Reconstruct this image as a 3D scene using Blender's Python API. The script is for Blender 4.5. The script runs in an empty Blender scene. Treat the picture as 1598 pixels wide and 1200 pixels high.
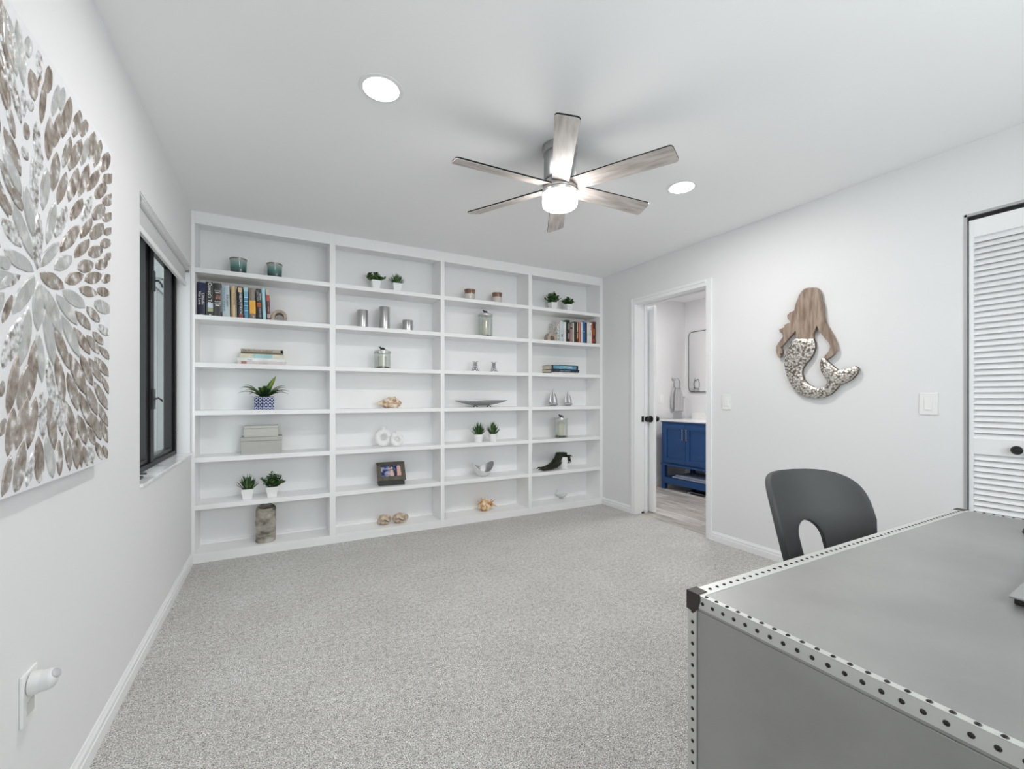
import bpy, math, random
from mathutils import Matrix, Vector, noise
random.seed(7)
C = bpy.context.scene.collection
sc = bpy.context.scene
PI = math.pi
R = math.radians
# ------------------------------------------------------------------ camera
cam_d = bpy.data.cameras.new('camera'); cam = bpy.data.objects.new('camera', cam_d); C.objects.link(cam)
cam.location = (0, 0, 1.15); cam.rotation_euler = (R(90), 0, R(-28.2))
cam_d.sensor_width = 36; cam_d.lens = 679.0 / 1598 * 36; cam_d.shift_y = 20.0 / 1598
cam_d.clip_start = .02
sc.camera = cam
# ------------------------------------------------------------------ view, world, lights
sc.view_settings.view_transform = 'Standard'; sc.view_settings.look = 'None'
sc.view_settings.gamma = 1; sc.view_settings.use_curve_mapping = False
sc.view_settings.exposure = 1.10
CAN_POWER, FAN_EMIT, BATH_POWER, FILL_POWER = 5.2, 15.0, 6.3, 11.0
sc.cycles.max_bounces = 14; sc.cycles.diffuse_bounces = 8; sc.cycles.glossy_bounces = 4
sc.cycles.transmission_bounces = 8; sc.cycles.transparent_max_bounces = 12
sc.cycles.caustics_reflective = False; sc.cycles.caustics_refractive = False
sc.cycles.sample_clamp_indirect = 6
w = bpy.data.worlds.new('sky'); sc.world = w; w.use_nodes = True
w.node_tree.nodes['Background'].inputs[0].default_value = (.66, .70, .73, 1)
w.node_tree.nodes['Background'].inputs[1].default_value = 2.5

def lamp(name, loc, size, power, color=(1, .975, .95)):
    d = bpy.data.lights.new(name, 'AREA'); d.shape = 'DISK'; d.size = size; d.energy = power; d.color = color
    o = bpy.data.objects.new(name, d); C.objects.link(o); o.location = loc; o['category'] = 'light'
    return o
# fill light added to brighten the ceiling, just outside added_window in the wall behind the camera
dl = bpy.data.lights.new('added_fill_light', 'AREA'); dl.shape = 'RECTANGLE'; dl.size = 2.1; dl.size_y = 1.2; dl.energy = FILL_POWER; dl.color = (.97, .985, 1)
dlo = bpy.data.objects.new('added_fill_light', dl); C.objects.link(dlo); dlo.location = (1.30, -.86, 1.45); dlo.rotation_euler = (R(90), 0, 0); dlo['category'] = 'light'

# ------------------------------------------------------------------ materials
_m = {}
def mat(name, col, rough=.5, metal=0, var=None, scale=20, bump=0, bscale=60, emit=0, trans=0, stretch=None, spec=None, kind='noise', detail=4, ior=None, varpos=(.35, .65), coat=0):
    if name in _m: return _m[name]
    m = bpy.data.materials.new(name); m.use_nodes = True; nt = m.node_tree; b = nt.nodes['Principled BSDF']
    b.inputs['Base Color'].default_value = (*col, 1); b.inputs['Roughness'].default_value = rough; b.inputs['Metallic'].default_value = metal
    if spec is not None: b.inputs['Specular IOR Level'].default_value = spec
    if trans: b.inputs['Transmission Weight'].default_value = trans
    if ior: b.inputs['IOR'].default_value = ior
    if coat: b.inputs['Coat Weight'].default_value = coat
    if emit:
        b.inputs['Emission Color'].default_value = (*col, 1); b.inputs['Emission Strength'].default_value = emit
    tc = nt.nodes.new('ShaderNodeTexCoord'); mp = nt.nodes.new('ShaderNodeMapping'); nt.links.new(tc.outputs['Object'], mp.inputs[0])
    if stretch: mp.inputs['Scale'].default_value = stretch
    def tex(sc_, kd):
        if kd == 'voronoi':
            n = nt.nodes.new('ShaderNodeTexVoronoi'); n.inputs['Scale'].default_value = sc_; out = n.outputs['Distance']
        elif kd == 'wave':
            n = nt.nodes.new('ShaderNodeTexWave'); n.inputs['Scale'].default_value = sc_; n.inputs['Distortion'].default_value = 6; n.inputs['Detail'].default_value = 3; out = n.outputs['Fac']
        elif kd == 'checker':
            n = nt.nodes.new('ShaderNodeTexChecker'); n.inputs['Scale'].default_value = sc_; out = n.outputs['Fac']
        else:
            n = nt.nodes.new('ShaderNodeTexNoise'); n.inputs['Scale'].default_value = sc_; n.inputs['Detail'].default_value = detail; out = n.outputs['Fac']
        nt.links.new(mp.outputs[0], n.inputs['Vector']); return out
    if var:
        cols = var if isinstance(var, list) else [col, var]
        rp = nt.nodes.new('ShaderNodeValToRGB'); e = rp.color_ramp.elements
        lo, hi = varpos
        e[0].position = lo; e[0].color = (*cols[0], 1); e[1].position = hi; e[1].color = (*cols[-1], 1)
        for i, c in enumerate(cols[1:-1]):
            q = e.new(lo + (hi - lo) * (i + 1) / (len(cols) - 1)); q.color = (*c, 1)
        nt.links.new(tex(scale, kind), rp.inputs[0]); nt.links.new(rp.outputs[0], b.inputs['Base Color'])
    if bump:
        bn = nt.nodes.new('ShaderNodeBump'); bn.inputs['Strength'].default_value = min(1, bump); bn.inputs['Distance'].default_value = .002 * max(1, bump)
        nt.links.new(tex(bscale, kind if kind in ('voronoi', 'checker') else 'noise'), bn.inputs['Height']); nt.links.new(bn.outputs[0], b.inputs['Normal'])
    _m[name] = m; return m

WALL = mat('wall paint', (.77, .77, .778), .7, bump=.06, bscale=90)
CEIL = mat('ceiling paint', (.91, .91, .915), .85)
TRIM = mat('white trim paint', (.84, .84, .85), .38, bump=.02)
SHELF = mat('bookcase paint', (.87, .87, .875), .42, bump=.03, bscale=50)
BLACKM = mat('black metal', (.012, .012, .013), .35)
CHROME = mat('chrome', (.75, .75, .76), .12, 1, bump=.02)
SILVER = mat('polished silver', (.72, .72, .73), .22, 1, bump=.05, bscale=30)
NICKEL = mat('brushed nickel', (.52, .52, .52), .32, 1, bump=.05, bscale=200, stretch=(1, 1, .05))
WHITECER = mat('white ceramic', (.86, .86, .86), .35, bump=.04)
def thin_glass(name, tint, mixv=.10, fr=.32):
    m = bpy.data.materials.new(name); m.use_nodes = True; nt = m.node_tree; nt.nodes.clear()
    out = nt.nodes.new('ShaderNodeOutputMaterial'); mx = nt.nodes.new('ShaderNodeMixShader'); tr = nt.nodes.new('ShaderNodeBsdfTransparent'); gs = nt.nodes.new('ShaderNodeBsdfGlossy')
    tr.inputs[0].default_value = (*tint, 1); gs.inputs['Roughness'].default_value = .03
    lw_ = nt.nodes.new('ShaderNodeLayerWeight'); lw_.inputs[0].default_value = .25
    ml = nt.nodes.new('ShaderNodeMath'); ml.operation = 'MULTIPLY_ADD'; ml.inputs[1].default_value = fr; ml.inputs[2].default_value = mixv*.4
    nt.links.new(lw_.outputs['Fresnel'], ml.inputs[0]); nt.links.new(ml.outputs[0], mx.inputs[0]); nt.links.new(tr.outputs[0], mx.inputs[1]); nt.links.new(gs.outputs[0], mx.inputs[2]); nt.links.new(mx.outputs[0], out.inputs[0])
    return m
GLASS = thin_glass('clear glass', (.955, .97, .96)); PANE = thin_glass('window glass', (.93, .95, .94), .03, .10)

def carpet():
    m = bpy.data.materials.new('carpet'); m.use_nodes = True; nt = m.node_tree; b = nt.nodes['Principled BSDF']
    b.inputs['Roughness'].default_value = .95; b.inputs['Specular IOR Level'].default_value = .1
    b.inputs['Sheen Weight'].default_value = .15
    tc = nt.nodes.new('ShaderNodeTexCoord')
    def nz(s, d, r=.6):
        n = nt.nodes.new('ShaderNodeTexNoise'); n.inputs['Scale'].default_value = s; n.inputs['Detail'].default_value = d; n.inputs['Roughness'].default_value = r
        nt.links.new(tc.outputs['Object'], n.inputs['Vector']); return n
    def ramp(n, stops, inter='LINEAR'):
        rp = nt.nodes.new('ShaderNodeValToRGB'); e = rp.color_ramp.elements; rp.color_ramp.interpolation = inter
        e[0].position, e[0].color = stops[0][0], (*stops[0][1], 1); e[1].position, e[1].color = stops[-1][0], (*stops[-1][1], 1)
        for p, c in stops[1:-1]: q = e.new(p); q.color = (*c, 1)
        nt.links.new(n.outputs['Fac'], rp.inputs[0]); return rp
    fine = ramp(nz(230, 3, .7), [(.36, (.06, .055, .05)), (.455, (.40, .39, .37)), (.54, (.60, .59, .575)), (.64, (.93, .92, .91))])
    big = ramp(nz(3.2, 5, .7), [(.36, (.93, .92, .905)), (.64, (1.03, 1.033, 1.033))])
    mul = nt.nodes.new('ShaderNodeMixRGB'); mul.blend_type = 'MULTIPLY'; mul.inputs[0].default_value = 1
    midn = ramp(nz(48, 5, .75), [(.36, (.70, .69, .68)), (.49, (1.0, 1.0, 1.0)), (.64, (1.20, 1.20, 1.20))])
    mul2 = nt.nodes.new('ShaderNodeMixRGB'); mul2.blend_type = 'MULTIPLY'; mul2.inputs[0].default_value = 1
    nt.links.new(fine.outputs[0], mul2.inputs[1]); nt.links.new(midn.outputs[0], mul2.inputs[2]); nt.links.new(mul2.outputs[0], mul.inputs[1]); nt.links.new(big.outputs[0], mul.inputs[2]); nt.links.new(mul.outputs[0], b.inputs['Base Color'])
    bn = nt.nodes.new('ShaderNodeBump'); bn.inputs['Strength'].default_value = .45; bn.inputs['Distance'].default_value = .005
    nt.links.new(nz(230, 3, .7).outputs['Fac'], bn.inputs['Height']); nt.links.new(bn.outputs[0], b.inputs['Normal'])
    return m
CARPET = carpet()

# ------------------------------------------------------------------ mesh helpers
class G:
    def __init__(s): s.v = []; s.f = []; s.M = Matrix.Identity(4)
    def add(s, vs, fs):
        n = len(s.v); s.v += [tuple(s.M @ Vector(p)) for p in vs]; s.f += [tuple(i + n for i in f) for f in fs]; return s
    def box(s, x0, x1, y0, y1, z0, z1):
        return s.add([(x0,y0,z0),(x1,y0,z0),(x1,y1,z0),(x0,y1,z0),(x0,y0,z1),(x1,y0,z1),(x1,y1,z1),(x0,y1,z1)],
                     [(0,3,2,1),(4,5,6,7),(0,1,5,4),(1,2,6,5),(2,3,7,6),(3,0,4,7)])
    def cbox(s, cx, cy, cz, dx, dy, dz): return s.box(cx-dx/2, cx+dx/2, cy-dy/2, cy+dy/2, cz-dz/2, cz+dz/2)
    def prism(s, pts, a, b, axis='z'):
        n = len(pts)
        def q(p, t): return {'z': (p[0], p[1], t), 'y': (p[0], t, p[1]), 'x': (t, p[0], p[1])}[axis]
        return s.add([q(p, a) for p in pts] + [q(p, b) for p in pts],
                     [tuple(range(n))[::-1], tuple(range(n, 2*n))] + [(i, (i+1) % n, n+(i+1) % n, n+i) for i in range(n)])
    def lathe(s, prof, seg=24, c=(0, 0, 0), sx=1, sy=1):
        vs = []; fs = []; n = len(prof)
        for k in range(seg):
            a = 2*PI*k/seg
            for r, z in prof: vs.append((c[0]+r*math.cos(a)*sx, c[1]+r*math.sin(a)*sy, c[2]+z))
        for k in range(seg):
            j = (k+1) % seg
            for i in range(n-1): fs.append((k*n+i, j*n+i, j*n+i+1, k*n+i+1))
        return s.add(vs, fs)
    def cyl(s, p, q, r, seg=12, r2=None):
        p, q = Vector(p), Vector(q); d = (q-p); L = d.length; r2 = r if r2 is None else r2
        Mo = Matrix.Translation(p) @ d.to_track_quat('Z', 'Y').to_matrix().to_4x4()
        vs = [tuple(Mo @ Vector((r*math.cos(2*PI*k/seg), r*math.sin(2*PI*k/seg), 0))) for k in range(seg)] + \
             [tuple(Mo @ Vector((r2*math.cos(2*PI*k/seg), r2*math.sin(2*PI*k/seg), L))) for k in range(seg)]
        return s.add(vs, [tuple(range(seg))[::-1], tuple(range(seg, 2*seg))] + [(k, (k+1) % seg, seg+(k+1) % seg, seg+k) for k in range(seg)])
    def tube(s, path, r, seg=8, close=False):
        vs = []; n = len(path); P = [Vector(p) for p in path]; fs = []
        rr = r if isinstance(r, (list, tuple)) else [r]*n
        up = Vector((0, 0, 1))
        prev = None
        for i in range(n):
            t = (P[(i+1) % n if close else min(i+1, n-1)] - P[(i-1) % n if close else max(i-1, 0)]).normalized()
            if prev is None:
                u = t.cross(up);
                if u.length < .01: u = t.cross(Vector((1, 0, 0)))
            else: u = prev - t * prev.dot(t)
            u.normalize(); prev = u; v = t.cross(u)
            for k in range(seg):
                a = 2*PI*k/seg; vs.append(tuple(P[i] + (u*math.cos(a)+v*math.sin(a))*rr[i]))
        for i in range(n if close else n-1):
            j = (i+1) % n
            for k in range(seg): fs.append((i*seg+k, i*seg+(k+1) % seg, j*seg+(k+1) % seg, j*seg+k))
        if not close: fs += [tuple(range(seg))[::-1], tuple(range((n-1)*seg, n*seg))]
        return s.add(vs, fs)
    def sphere(s, c, r, seg=16, rings=10, sq=(1, 1, 1)):
        prof = [(max(1e-5, r*math.sin(PI*i/rings)), -r*math.cos(PI*i/rings)) for i in range(rings+1)]
        vs0 = len(s.v); g = G(); g.lathe(prof, seg)
        return s.add([(c[0]+p[0]*sq[0], c[1]+p[1]*sq[1], c[2]+p[2]*sq[2]) for p in g.v], g.f)
    def blob(s, c, rad, amp, freq, seed=0, seg=28, rings=18, flat=None):
        g = G(); g.lathe([(max(1e-5, math.sin(PI*i/rings)), -math.cos(PI*i/rings)) for i in range(rings+1)], seg)
        vs = []
        for p in g.v:
            p = Vector(p); k = 1 + amp*noise.noise(p*freq + Vector((seed*3.7, seed, 0)))
            q = Vector((p.x*rad[0], p.y*rad[1], p.z*rad[2]))*k
            if flat is not None: q.z = max(q.z, flat)
            vs.append((c[0]+q.x, c[1]+q.y, c[2]+q.z))
        return s.add(vs, g.f)
    def build(s, name, m, parent=None, smooth=None, bevel=0, loc=None, solid=0, sub=0, offset=0, mesh_only=False):
        me = bpy.data.meshes.new(name); me.from_pydata(s.v, [], s.f); me.materials.append(m)
        if smooth is not None:
            me.polygons.foreach_set('use_smooth', [True]*len(me.polygons))
            me.update()
            if smooth < 180: me.set_sharp_from_angle(angle=R(smooth))
        me.update()
        if mesh_only: return me
        o = bpy.data.objects.new(name, me); C.objects.link(o)
        if parent: o.parent = parent
        if loc: o.location = loc
        if solid: d = o.modifiers.new('solid', 'SOLIDIFY'); d.thickness = solid; d.offset = offset
        if sub: d = o.modifiers.new('sub', 'SUBSURF'); d.levels = sub; d.render_levels = sub
        if bevel: d = o.modifiers.new('bevel', 'BEVEL'); d.width = bevel; d.segments = 2; d.limit_method = 'ANGLE'
        return o

def tag(o, label, cat, group=None, kind=None):
    if label: o['label'] = label
    if cat: o['category'] = cat
    if group: o['group'] = group
    if kind: o['kind'] = kind
    return o
def thing(name, label, cat, loc=(0, 0, 0), rz=0, group=None):
    o = bpy.data.objects.new(name, None); C.objects.link(o); o.location = loc; o.rotation_euler = (0, 0, rz); o.empty_display_size = .05
    return tag(o, label, cat, group)
def struct(o, kind='structure'): o['kind'] = kind; return o
def root(name):
    o = bpy.data.objects.new(name, None); C.objects.link(o); o['kind'] = 'structure'; o.empty_display_size = .05; return o
def inst(me, name, parent=None, loc=(0, 0, 0), rot=(0, 0, 0)):
    o = bpy.data.objects.new(name, me); C.objects.link(o); o.parent = parent; o.location = loc; o.rotation_euler = rot; return o
def copy_tree(src, loc=None, rz=None, label=None, parent=None):
    c = src.copy(); C.objects.link(c); c.parent = parent
    if loc is not None: c.location = loc
    if rz is not None: c.rotation_euler = (0, 0, rz)
    if label: c['label'] = label
    for ch in list(src.children): copy_tree(ch, parent=c)
    return c
def text(name, s, size, m, parent, Mx, extrude=.0003, align='CENTER'):
    cu = bpy.data.curves.new('t', 'FONT'); cu.body = s; cu.size = size; cu.extrude = extrude; cu.align_x = align; cu.align_y = 'CENTER'
    to = bpy.data.objects.new('t', cu); C.objects.link(to)
    me = bpy.data.meshes.new_from_object(to.evaluated_get(bpy.context.evaluated_depsgraph_get()))
    bpy.data.objects.remove(to); bpy.data.curves.remove(cu)
    me.transform(Mx); me.materials.clear(); me.materials.append(m); me.name = name
    o = bpy.data.objects.new(name, me); C.objects.link(o); o.parent = parent; return o

# ================================================================== ROOM SHELL
XL, XR, YB, H = -.533, 3.086, 3.681, 2.44
YF = -.80            # wall behind the camera
BD = 3.935           # bookcase back
struct(G().box(XL-.25, 3.125, YF-.1, YB+.28, -.06, 0).build('floor', CARPET))
struct(G().box(XL-.25, 4.95, YF-.1, 4.3, H, H+.1).build('ceiling', CEIL))
# left wall with window opening (Y 2.434-3.66, Z .768-2.05)
WY0, WY1, WZ0, WZ1 = 2.434, 3.658, .757, 2.05
g = G(); T = XL-.13
g.box(T, XL, YF-.1, WY0, -.06, H); g.box(T, XL, WY1, 4.1, -.06, H); g.box(T, XL, WY0, WY1, -.06, WZ0); g.box(T, XL, WY0, WY1, WZ1, H)
struct(g.build('wall_left', WALL))
struct(G().box(XL, 3.242, BD+.015, BD+.1, -.06, H).build('wall_back', WALL))
g = G(); g.box(T, .25, YF-.12, YF, -.06, H); g.box(2.35, 4.0, YF-.12, YF, -.06, H); g.box(.25, 2.35, YF-.12, YF, -.06, .85); g.box(.25, 2.35, YF-.12, YF, 2.05, H)
struct(g.build('wall_front', WALL))
w2 = root('added_window')  # unseen window, added to let the fill light in
for a_ in ((.25, .29, .85, 2.05), (2.31, 2.35, .85, 2.05), (.29, 2.31, .85, .89), (.29, 2.31, 2.01, 2.05), (1.28, 1.32, .89, 2.01)):
    G().box(a_[0], a_[1], YF-.06, YF-.01, a_[2], a_[3]).build('frame_bar', TRIM, w2, bevel=.002)
G().box(.29, 1.28, YF-.04, YF-.035, .89, 2.01).build('pane', PANE, w2); G().box(1.32, 2.31, YF-.04, YF-.035, .89, 2.01).build('pane', PANE, w2)
# right wall: door opening Y 2.384-3.19 (to 2.06), closet opening Y -.68-.862 (to 2.072)
DY0, DY1, DZ = 2.384, 3.19, 2.062
CY0, CY1, CZ = -.68, .866, 2.078
g = G(); W2 = 3.242
g.box(XR, W2, DY1+.012, BD+.1, -.06, H); g.box(XR, W2, CY1, DY0-.012, -.06, H); g.box(XR, W2, YF-.1, CY0, -.06, H)
g.box(XR, W2, DY0-.012, DY1+.012, DZ+.012, H); g.box(XR, W2, CY0, CY1, CZ, H)
struct(g.build('wall_right', WALL))
# baseboards with stepped moulding
def base_prof(t=.014, h=.074): return [(0, 0), (t, 0), (t, h*.55), (t*.8, h*.60), (t*.8, h*.80), (t*.45, h*.9), (t*.3, h), (0, h)]
def baseboard(name, y0, y1, x, sgn):
    pts = [(x+sgn*a, z) for a, z in base_prof()]
    struct(G().prism(pts, y0, y1, 'y').build(name, TRIM))
baseboard('baseboard_left', YF, YB-.002, XL, 1)
baseboard('baseboard_right', CY1, 2.330, XR, -1)
baseboard('baseboard_back', 3.232, YB-.002, XR, -1)
struct(G().prism([(YF+a, z) for a, z in base_prof()], XL, XR, 'x').build('baseboard_front', TRIM))

# ------------------------------------------------------------------ bathroom door opening (door_1)
d1 = root('door_1')
def casing(x, name='casing'):
    for (y0, y1) in ((DY1, DY1+.052), (DY0-.054, DY0)):
        g = G(); g.box(x-.012, x, y0, y1, 0, DZ+.055); g.box(x-.018, x-.012, y0+(.030 if y0 > 3 else .0), y1-(.0 if y0 > 3 else .030), 0, DZ+.055)
        g.build(name, TRIM, d1, bevel=.002)
    g = G(); g.box(x-.012, x, DY0, DY1, DZ, DZ+.055); g.box(x-.018, x-.012, DY0, DY1, DZ+.030, DZ+.055); g.build('head_casing', TRIM, d1, bevel=.002)
casing(XR)
g = G(); g.box(XR, 3.166, DY1, DY1+.012, 0, DZ+.01); g.build('split_jamb', TRIM, d1, bevel=.001)
g = G(); g.box(3.209, W2+.006, DY1, DY1+.012, 0, DZ+.01); g.build('split_jamb', TRIM, d1, bevel=.001)
G().box(XR, W2+.006, DY0-.012, DY0, 0, DZ+.01).build('jamb', TRIM, d1, bevel=.001)
G().box(XR, 3.166, DY0, DY1, DZ, DZ+.012).build('head_jamb', TRIM, d1)
G().box(3.209, W2+.006, DY0, DY1, DZ, DZ+.012).build('head_jamb', TRIM, d1)
G().box(3.166, 3.209, DY0, DY1+.01, DZ+.020, DZ+.03).build('track', BLACKM, d1)
pocket = G().box(3.1705, 3.2045, DY1+.010, BD-.1, .012, DZ+.004).build('pocket_door', TRIM, d1)
G().box(3.168, 3.207, DY1+.0085, DY1+.0105, .905, .962).build('edge_pull', BLACKM, pocket)
G().box(3.168, 3.207, DY1+.004, DY1+.009, .0, .014).build('gap_shade', BLACKM, d1)  # black block painted in for the dark gap under the pocket door
# second door standing open beyond the jamb (door_2)
d2 = root('door_2')
slab = G().box(3.2685, 3.3035, 3.13, 3.93, .012, 2.058).build('door_slab', TRIM, d2, bevel=.002)
def knob(x, sg, parent):
    M0 = Matrix.Translation((x, 3.168, .933)) @ Matrix.Rotation(sg*PI/2, 4, 'Y')
    g = G(); g.M = M0; g.lathe([(.0001, 0), (.033, 0), (.033, .006), (.012, .010), (.011, .03), (.024, .036), (.028, .047), (.025, .058), (.0001, .062)], 24)
    g.build('door_knob', BLACKM, parent, smooth=40)
knob(3.2685, -1, slab); knob(3.3035, 1, slab)

# ------------------------------------------------------------------ closet bifold door (door_3)
d3 = root('door_3')
GREYT = mat('grey steel trim', (.45, .45, .46), .4, .4, bump=.02)
DARK = mat('dark gap', (.02, .02, .02), .9, bump=.02)
G().box(XR-.004, XR+.10, CY1-.010, CY1+.001, 0, CZ).build('side_jamb', GREYT, d3)
G().box(XR-.004, XR+.02, CY0, CY1, CZ-.012, CZ+.001).build('head_trim', GREYT, d3)
G().box(XR+.012, XR+.05, CY0, CY1-.012, CZ-.032, CZ-.012).build('track', DARK, d3)
LX0, LX1 = XR+.004, XR+.032
sl = G().prism([(-.0145, -.012), (-.010, -.015), (.0145, .012), (.010, .015)], -.158, .158, 'y').build('slat', TRIM, mesh_only=True)
def leaf(y1, knob_side):
    lf = thing('door_leaf', None, None); lf.parent = d3; y0 = y1-.382
    st = .018
    fr = []
    G().box(LX0, LX1, y1-.017, y1, .015, 2.045).build('stile', TRIM, lf, bevel=.0015)
    G().box(LX0, LX1, y0, y0+.017, .015, 2.045).build('stile', TRIM, lf, bevel=.0015)
    for z0, z1 in ((1.958, 2.045), (.865, .943), (.015, .12)):
        G().box(LX0, LX1, y0+.017, y1-.017, z0, z1).build('rail', TRIM, lf, bevel=.0015)
    for z0, z1, n in ((.943, 1.958, 35), (.12, .865, 26)):
        for i in range(n):
            inst(sl, 'slat', lf, ((LX0+LX1)/2, (y0+y1)/2, z0+(i+.5)*(z1-z0)/n))
    if knob_side is not None:
        g = G(); g.M = Matrix.Translation((LX0, knob_side, .9)) @ Matrix.Rotation(-PI/2, 4, 'Y')
        g.lathe([(.0001, 0), (.010, 0), (.009, .012), (.019, .017), (.021, .025), (.015, .031), (.0001, .032)], 20); g.build('knob', BLACKM, lf, smooth=40)
sl_w = .174
sl2 = G().prism([(-.0115, -.0135), (-.0085, -.0155), (.0115, .0135), (.0085, .0155)], -.174, .174, 'y')
me2 = sl2.build('slat', TRIM, mesh_only=True)
sl = me2
leaf(.852, .683); leaf(.468, None); leaf(.084, None); leaf(-.300, .0-.49)
# closet interior
g = G(); g.box(3.85, 3.9, CY0-.1, CY1+.1, -.06, H); g.box(W2, 3.9, CY1+.0, CY1+.05, -.06, H); g.box(W2, 3.9, CY0-.05, CY0, -.06, H)
struct(g.build('wall_closet', WALL))
struct(G().box(3.125, 3.9, CY0-.05, CY1+.05, -.06, 0).build('floor_closet', CARPET))

# ------------------------------------------------------------------ window_1
w1 = root('window_1')
FB = mat('black window frame', (.010, .010, .011), .45, bump=.03, spec=.2)
FG = mat('black sash lit tone', (.022, .021, .022), .4, bump=.03, spec=.3)  # frame black lightened for the light that the stile faces catch
MARB = mat('white marble sill', (.80, .80, .81), .15, var=[(.62, .63, .65), (.84, .84, .85), (.85, .85, .86)], scale=6, bump=.01)
G().box(-.66, XL+.012, WY0+.0, WY1, WZ0, WZ0+.014).build('sill', MARB, w1, bevel=.002)
fx0, fx1 = -.6625, -.607
zb = WZ0+.014
for args, nm in (((fx0, fx1, WY0, WY0+.05, zb, WZ1), 'frame_stile'), ((fx0, fx1, WY1-.040, WY1, zb, WZ1), 'frame_stile'),
             ((fx0, fx1, WY0+.05, WY1-.040, zb, zb+.026), 'frame_sill'), ((fx0, fx1, WY0+.05, WY1-.040, WZ1-.03, WZ1), 'frame_head'),
             ((fx0, fx1-.004, 3.00, 3.075, zb+.026, WZ1-.03), 'mullion')):
    G().box(*args).build(nm, FB, w1, bevel=.002)
def sash(y0, y1):
    s = thing('sash', None, None); s.parent = w1; x0, x1 = -.660, -.622; a, b = zb+.026, WZ1-.03
    G().box(x0, x1, y0, y0+.05, a, b).build('stile', FG, s, bevel=.002)
    G().box(x0, x1, y1-.045, y1, a, b).build('stile', FG, s, bevel=.002)
    G().box(x0, x1, y0+.05, y1-.045, a, a+.022).build('rail', FG, s, bevel=.002)
    G().box(x0, x1, y0+.05, y1-.045, b-.03, b).build('rail', FG, s, bevel=.002)
    G().box(-.6575, -.6535, y0+.048, y1-.043, a+.018, b-.026).build('pane', PANE, s)
    return s
sash(WY0+.052, 2.998); sash(3.077, WY1-.042)
for z in (1.79, 1.14):
    g = G(); g.box(fx1-.006, fx1+.006, 3.02, 3.058, z-.055, z+.055); g.tube([(fx1+.004, 3.04, z), (fx1+.02, 3.05, z+.006), (fx1+.026, 3.09, z-.004), (fx1+.022, 3.13, z-.012)], .005, 8)
    g.build('latch', BLACKM, w1, smooth=30)
for z in (1.75, 1.30, .93):
    G().cyl((-.6, 3.635, z), (-.606, 3.635, z), .005, 10).build('screw', NICKEL, w1)
g = G(); g.box(-.60, -.56, 2.50, 2.62, zb, zb+.012); g.tube([(-.575, 2.52, zb+.016), (-.572, 2.58, zb+.028), (-.56, 2.66, zb+.014)], .006, 8)
g.build('crank', BLACKM, w1, bevel=.002)
# roller blind hung in the opening
bl = thing('roller_blind', 'white roller blind rolled up at the head of the window', 'blind', (-.548, 3.04, 2.025))
BLF = mat('blind fabric', (.60, .60, .61), .8, bump=.1, bscale=400)
BLW = mat('blind bar', (.86, .86, .86), .4, bump=.02)
L2 = .585
g = G(); g.cyl((0, -L2, -.004), (0, L2-.01, -.004), .019, 20); g.build('roll', BLF, bl, smooth=40)
G().box(-.004, .000, -L2+.01, L2-.05, -.115, -.004).build('fabric', BLF, bl)
G().box(-.010, .008, -L2+.005, L2-.045, -.138, -.108).build('bottom_bar', BLW, bl, bevel=.004)
G().box(-.02, .012, -L2-.012, L2+.02, .0175, .0235).build('head_rail', BLW, bl)
G().box(-.018, .014, L2, L2+.006, -.03, .0175).build('bracket', NICKEL, bl)
G().box(-.018, .014, -L2-.008, -L2-.002, -.03, .0175).build('bracket', NICKEL, bl)

# outside: neighbour's board wall seen through the glass
BOARD = mat('grey board', (.10, .105, .105), .8, var=[(.075, .078, .08), (.125, .13, .13)], scale=9, stretch=(1, 1, .06), bump=.3)
fnc = thing('board_fence', 'grey fence of upright boards outside the window', 'fence', (-1.75, 2.2, -.3))
bd = G().box(-.012, .012, -.068, .068, 0, 3.7).build('board', BOARD, mesh_only=True)
for i in range(60): inst(bd, 'board', fnc, (random.uniform(-.004, .004), i*.145, 0))
G().box(.012, .04, -.1, 60*.145, .4, .48).build('rail', BOARD, fnc); G().box(.012, .04, -.1, 60*.145, 3.2, 3.28).build('rail', BOARD, fnc)
struct(G().box(-6, -.664, -2, 14, -.5, -.3).build('ground', mat('yard ground', (.30, .30, .28), .9, var=(.22, .22, .2), bump=.3)))
sf = thing('downspout', 'white downspout with a square head box outside the window', 'downspout', (-1.193, 6.6, -.3))
EV = mat('eave paint', (.26, .27, .27), .6, bump=.02)
G().box(-.026, .026, -.03, .03, 0, 3.2).build('pipe', EV, sf, bevel=.004)
G().box(-.11, -.02, -.08, .08, 2.87, 3.06).build('head_box', EV, sf, bevel=.004)

# ------------------------------------------------------------------ bathroom shell
BX1, BY1, BY0 = 4.87, 4.10, 1.9
g = G(); g.box(W2, BX1+.1, BY1, BY1+.1, -.06, H); struct(g.build('wall_bathroom_left', WALL))
struct(G().box(BX1, BX1+.1, BY0-.1, BY1, -.06, H).build('wall_bathroom_back', WALL))
struct(G().box(W2, BX1, BY0-.1, BY0, -.06, H).build('wall_bathroom_right', WALL))
fb = struct(G().box(3.125, BX1, BY0-.1, BY1, -.06, -.006).build('floor_bathroom', DARK))
PL = [mat('plank %d' % i, c, .35, var=[tuple(x*.72 for x in c), c, tuple(min(1, x*1.18) for x in c)], scale=5, stretch=(6, .7, 1), bump=.04, detail=6) for i, c in enumerate([(.50, .47, .43), (.56, .53, .49), (.44, .41, .375), (.60, .57, .54)])]
x = 3.125; k = 0
while x < BX1-.01:
    x1 = min(BX1-.001, x+.18); y = BY0 - (k*.47 % 1.2)
    if x < W2: ya_min = DY0-.01
    while y < BY1:
        a, b = max(y, BY0) + .0008, min(y+1.2, BY1) - .0008
        if b-a > .02:
            G().box(x+.0008, x1-.0008, a, b, -.006, -.0005).build('plank', random.choice(PL), fb)
        y += 1.2
    x = x1; k += 1
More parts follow.
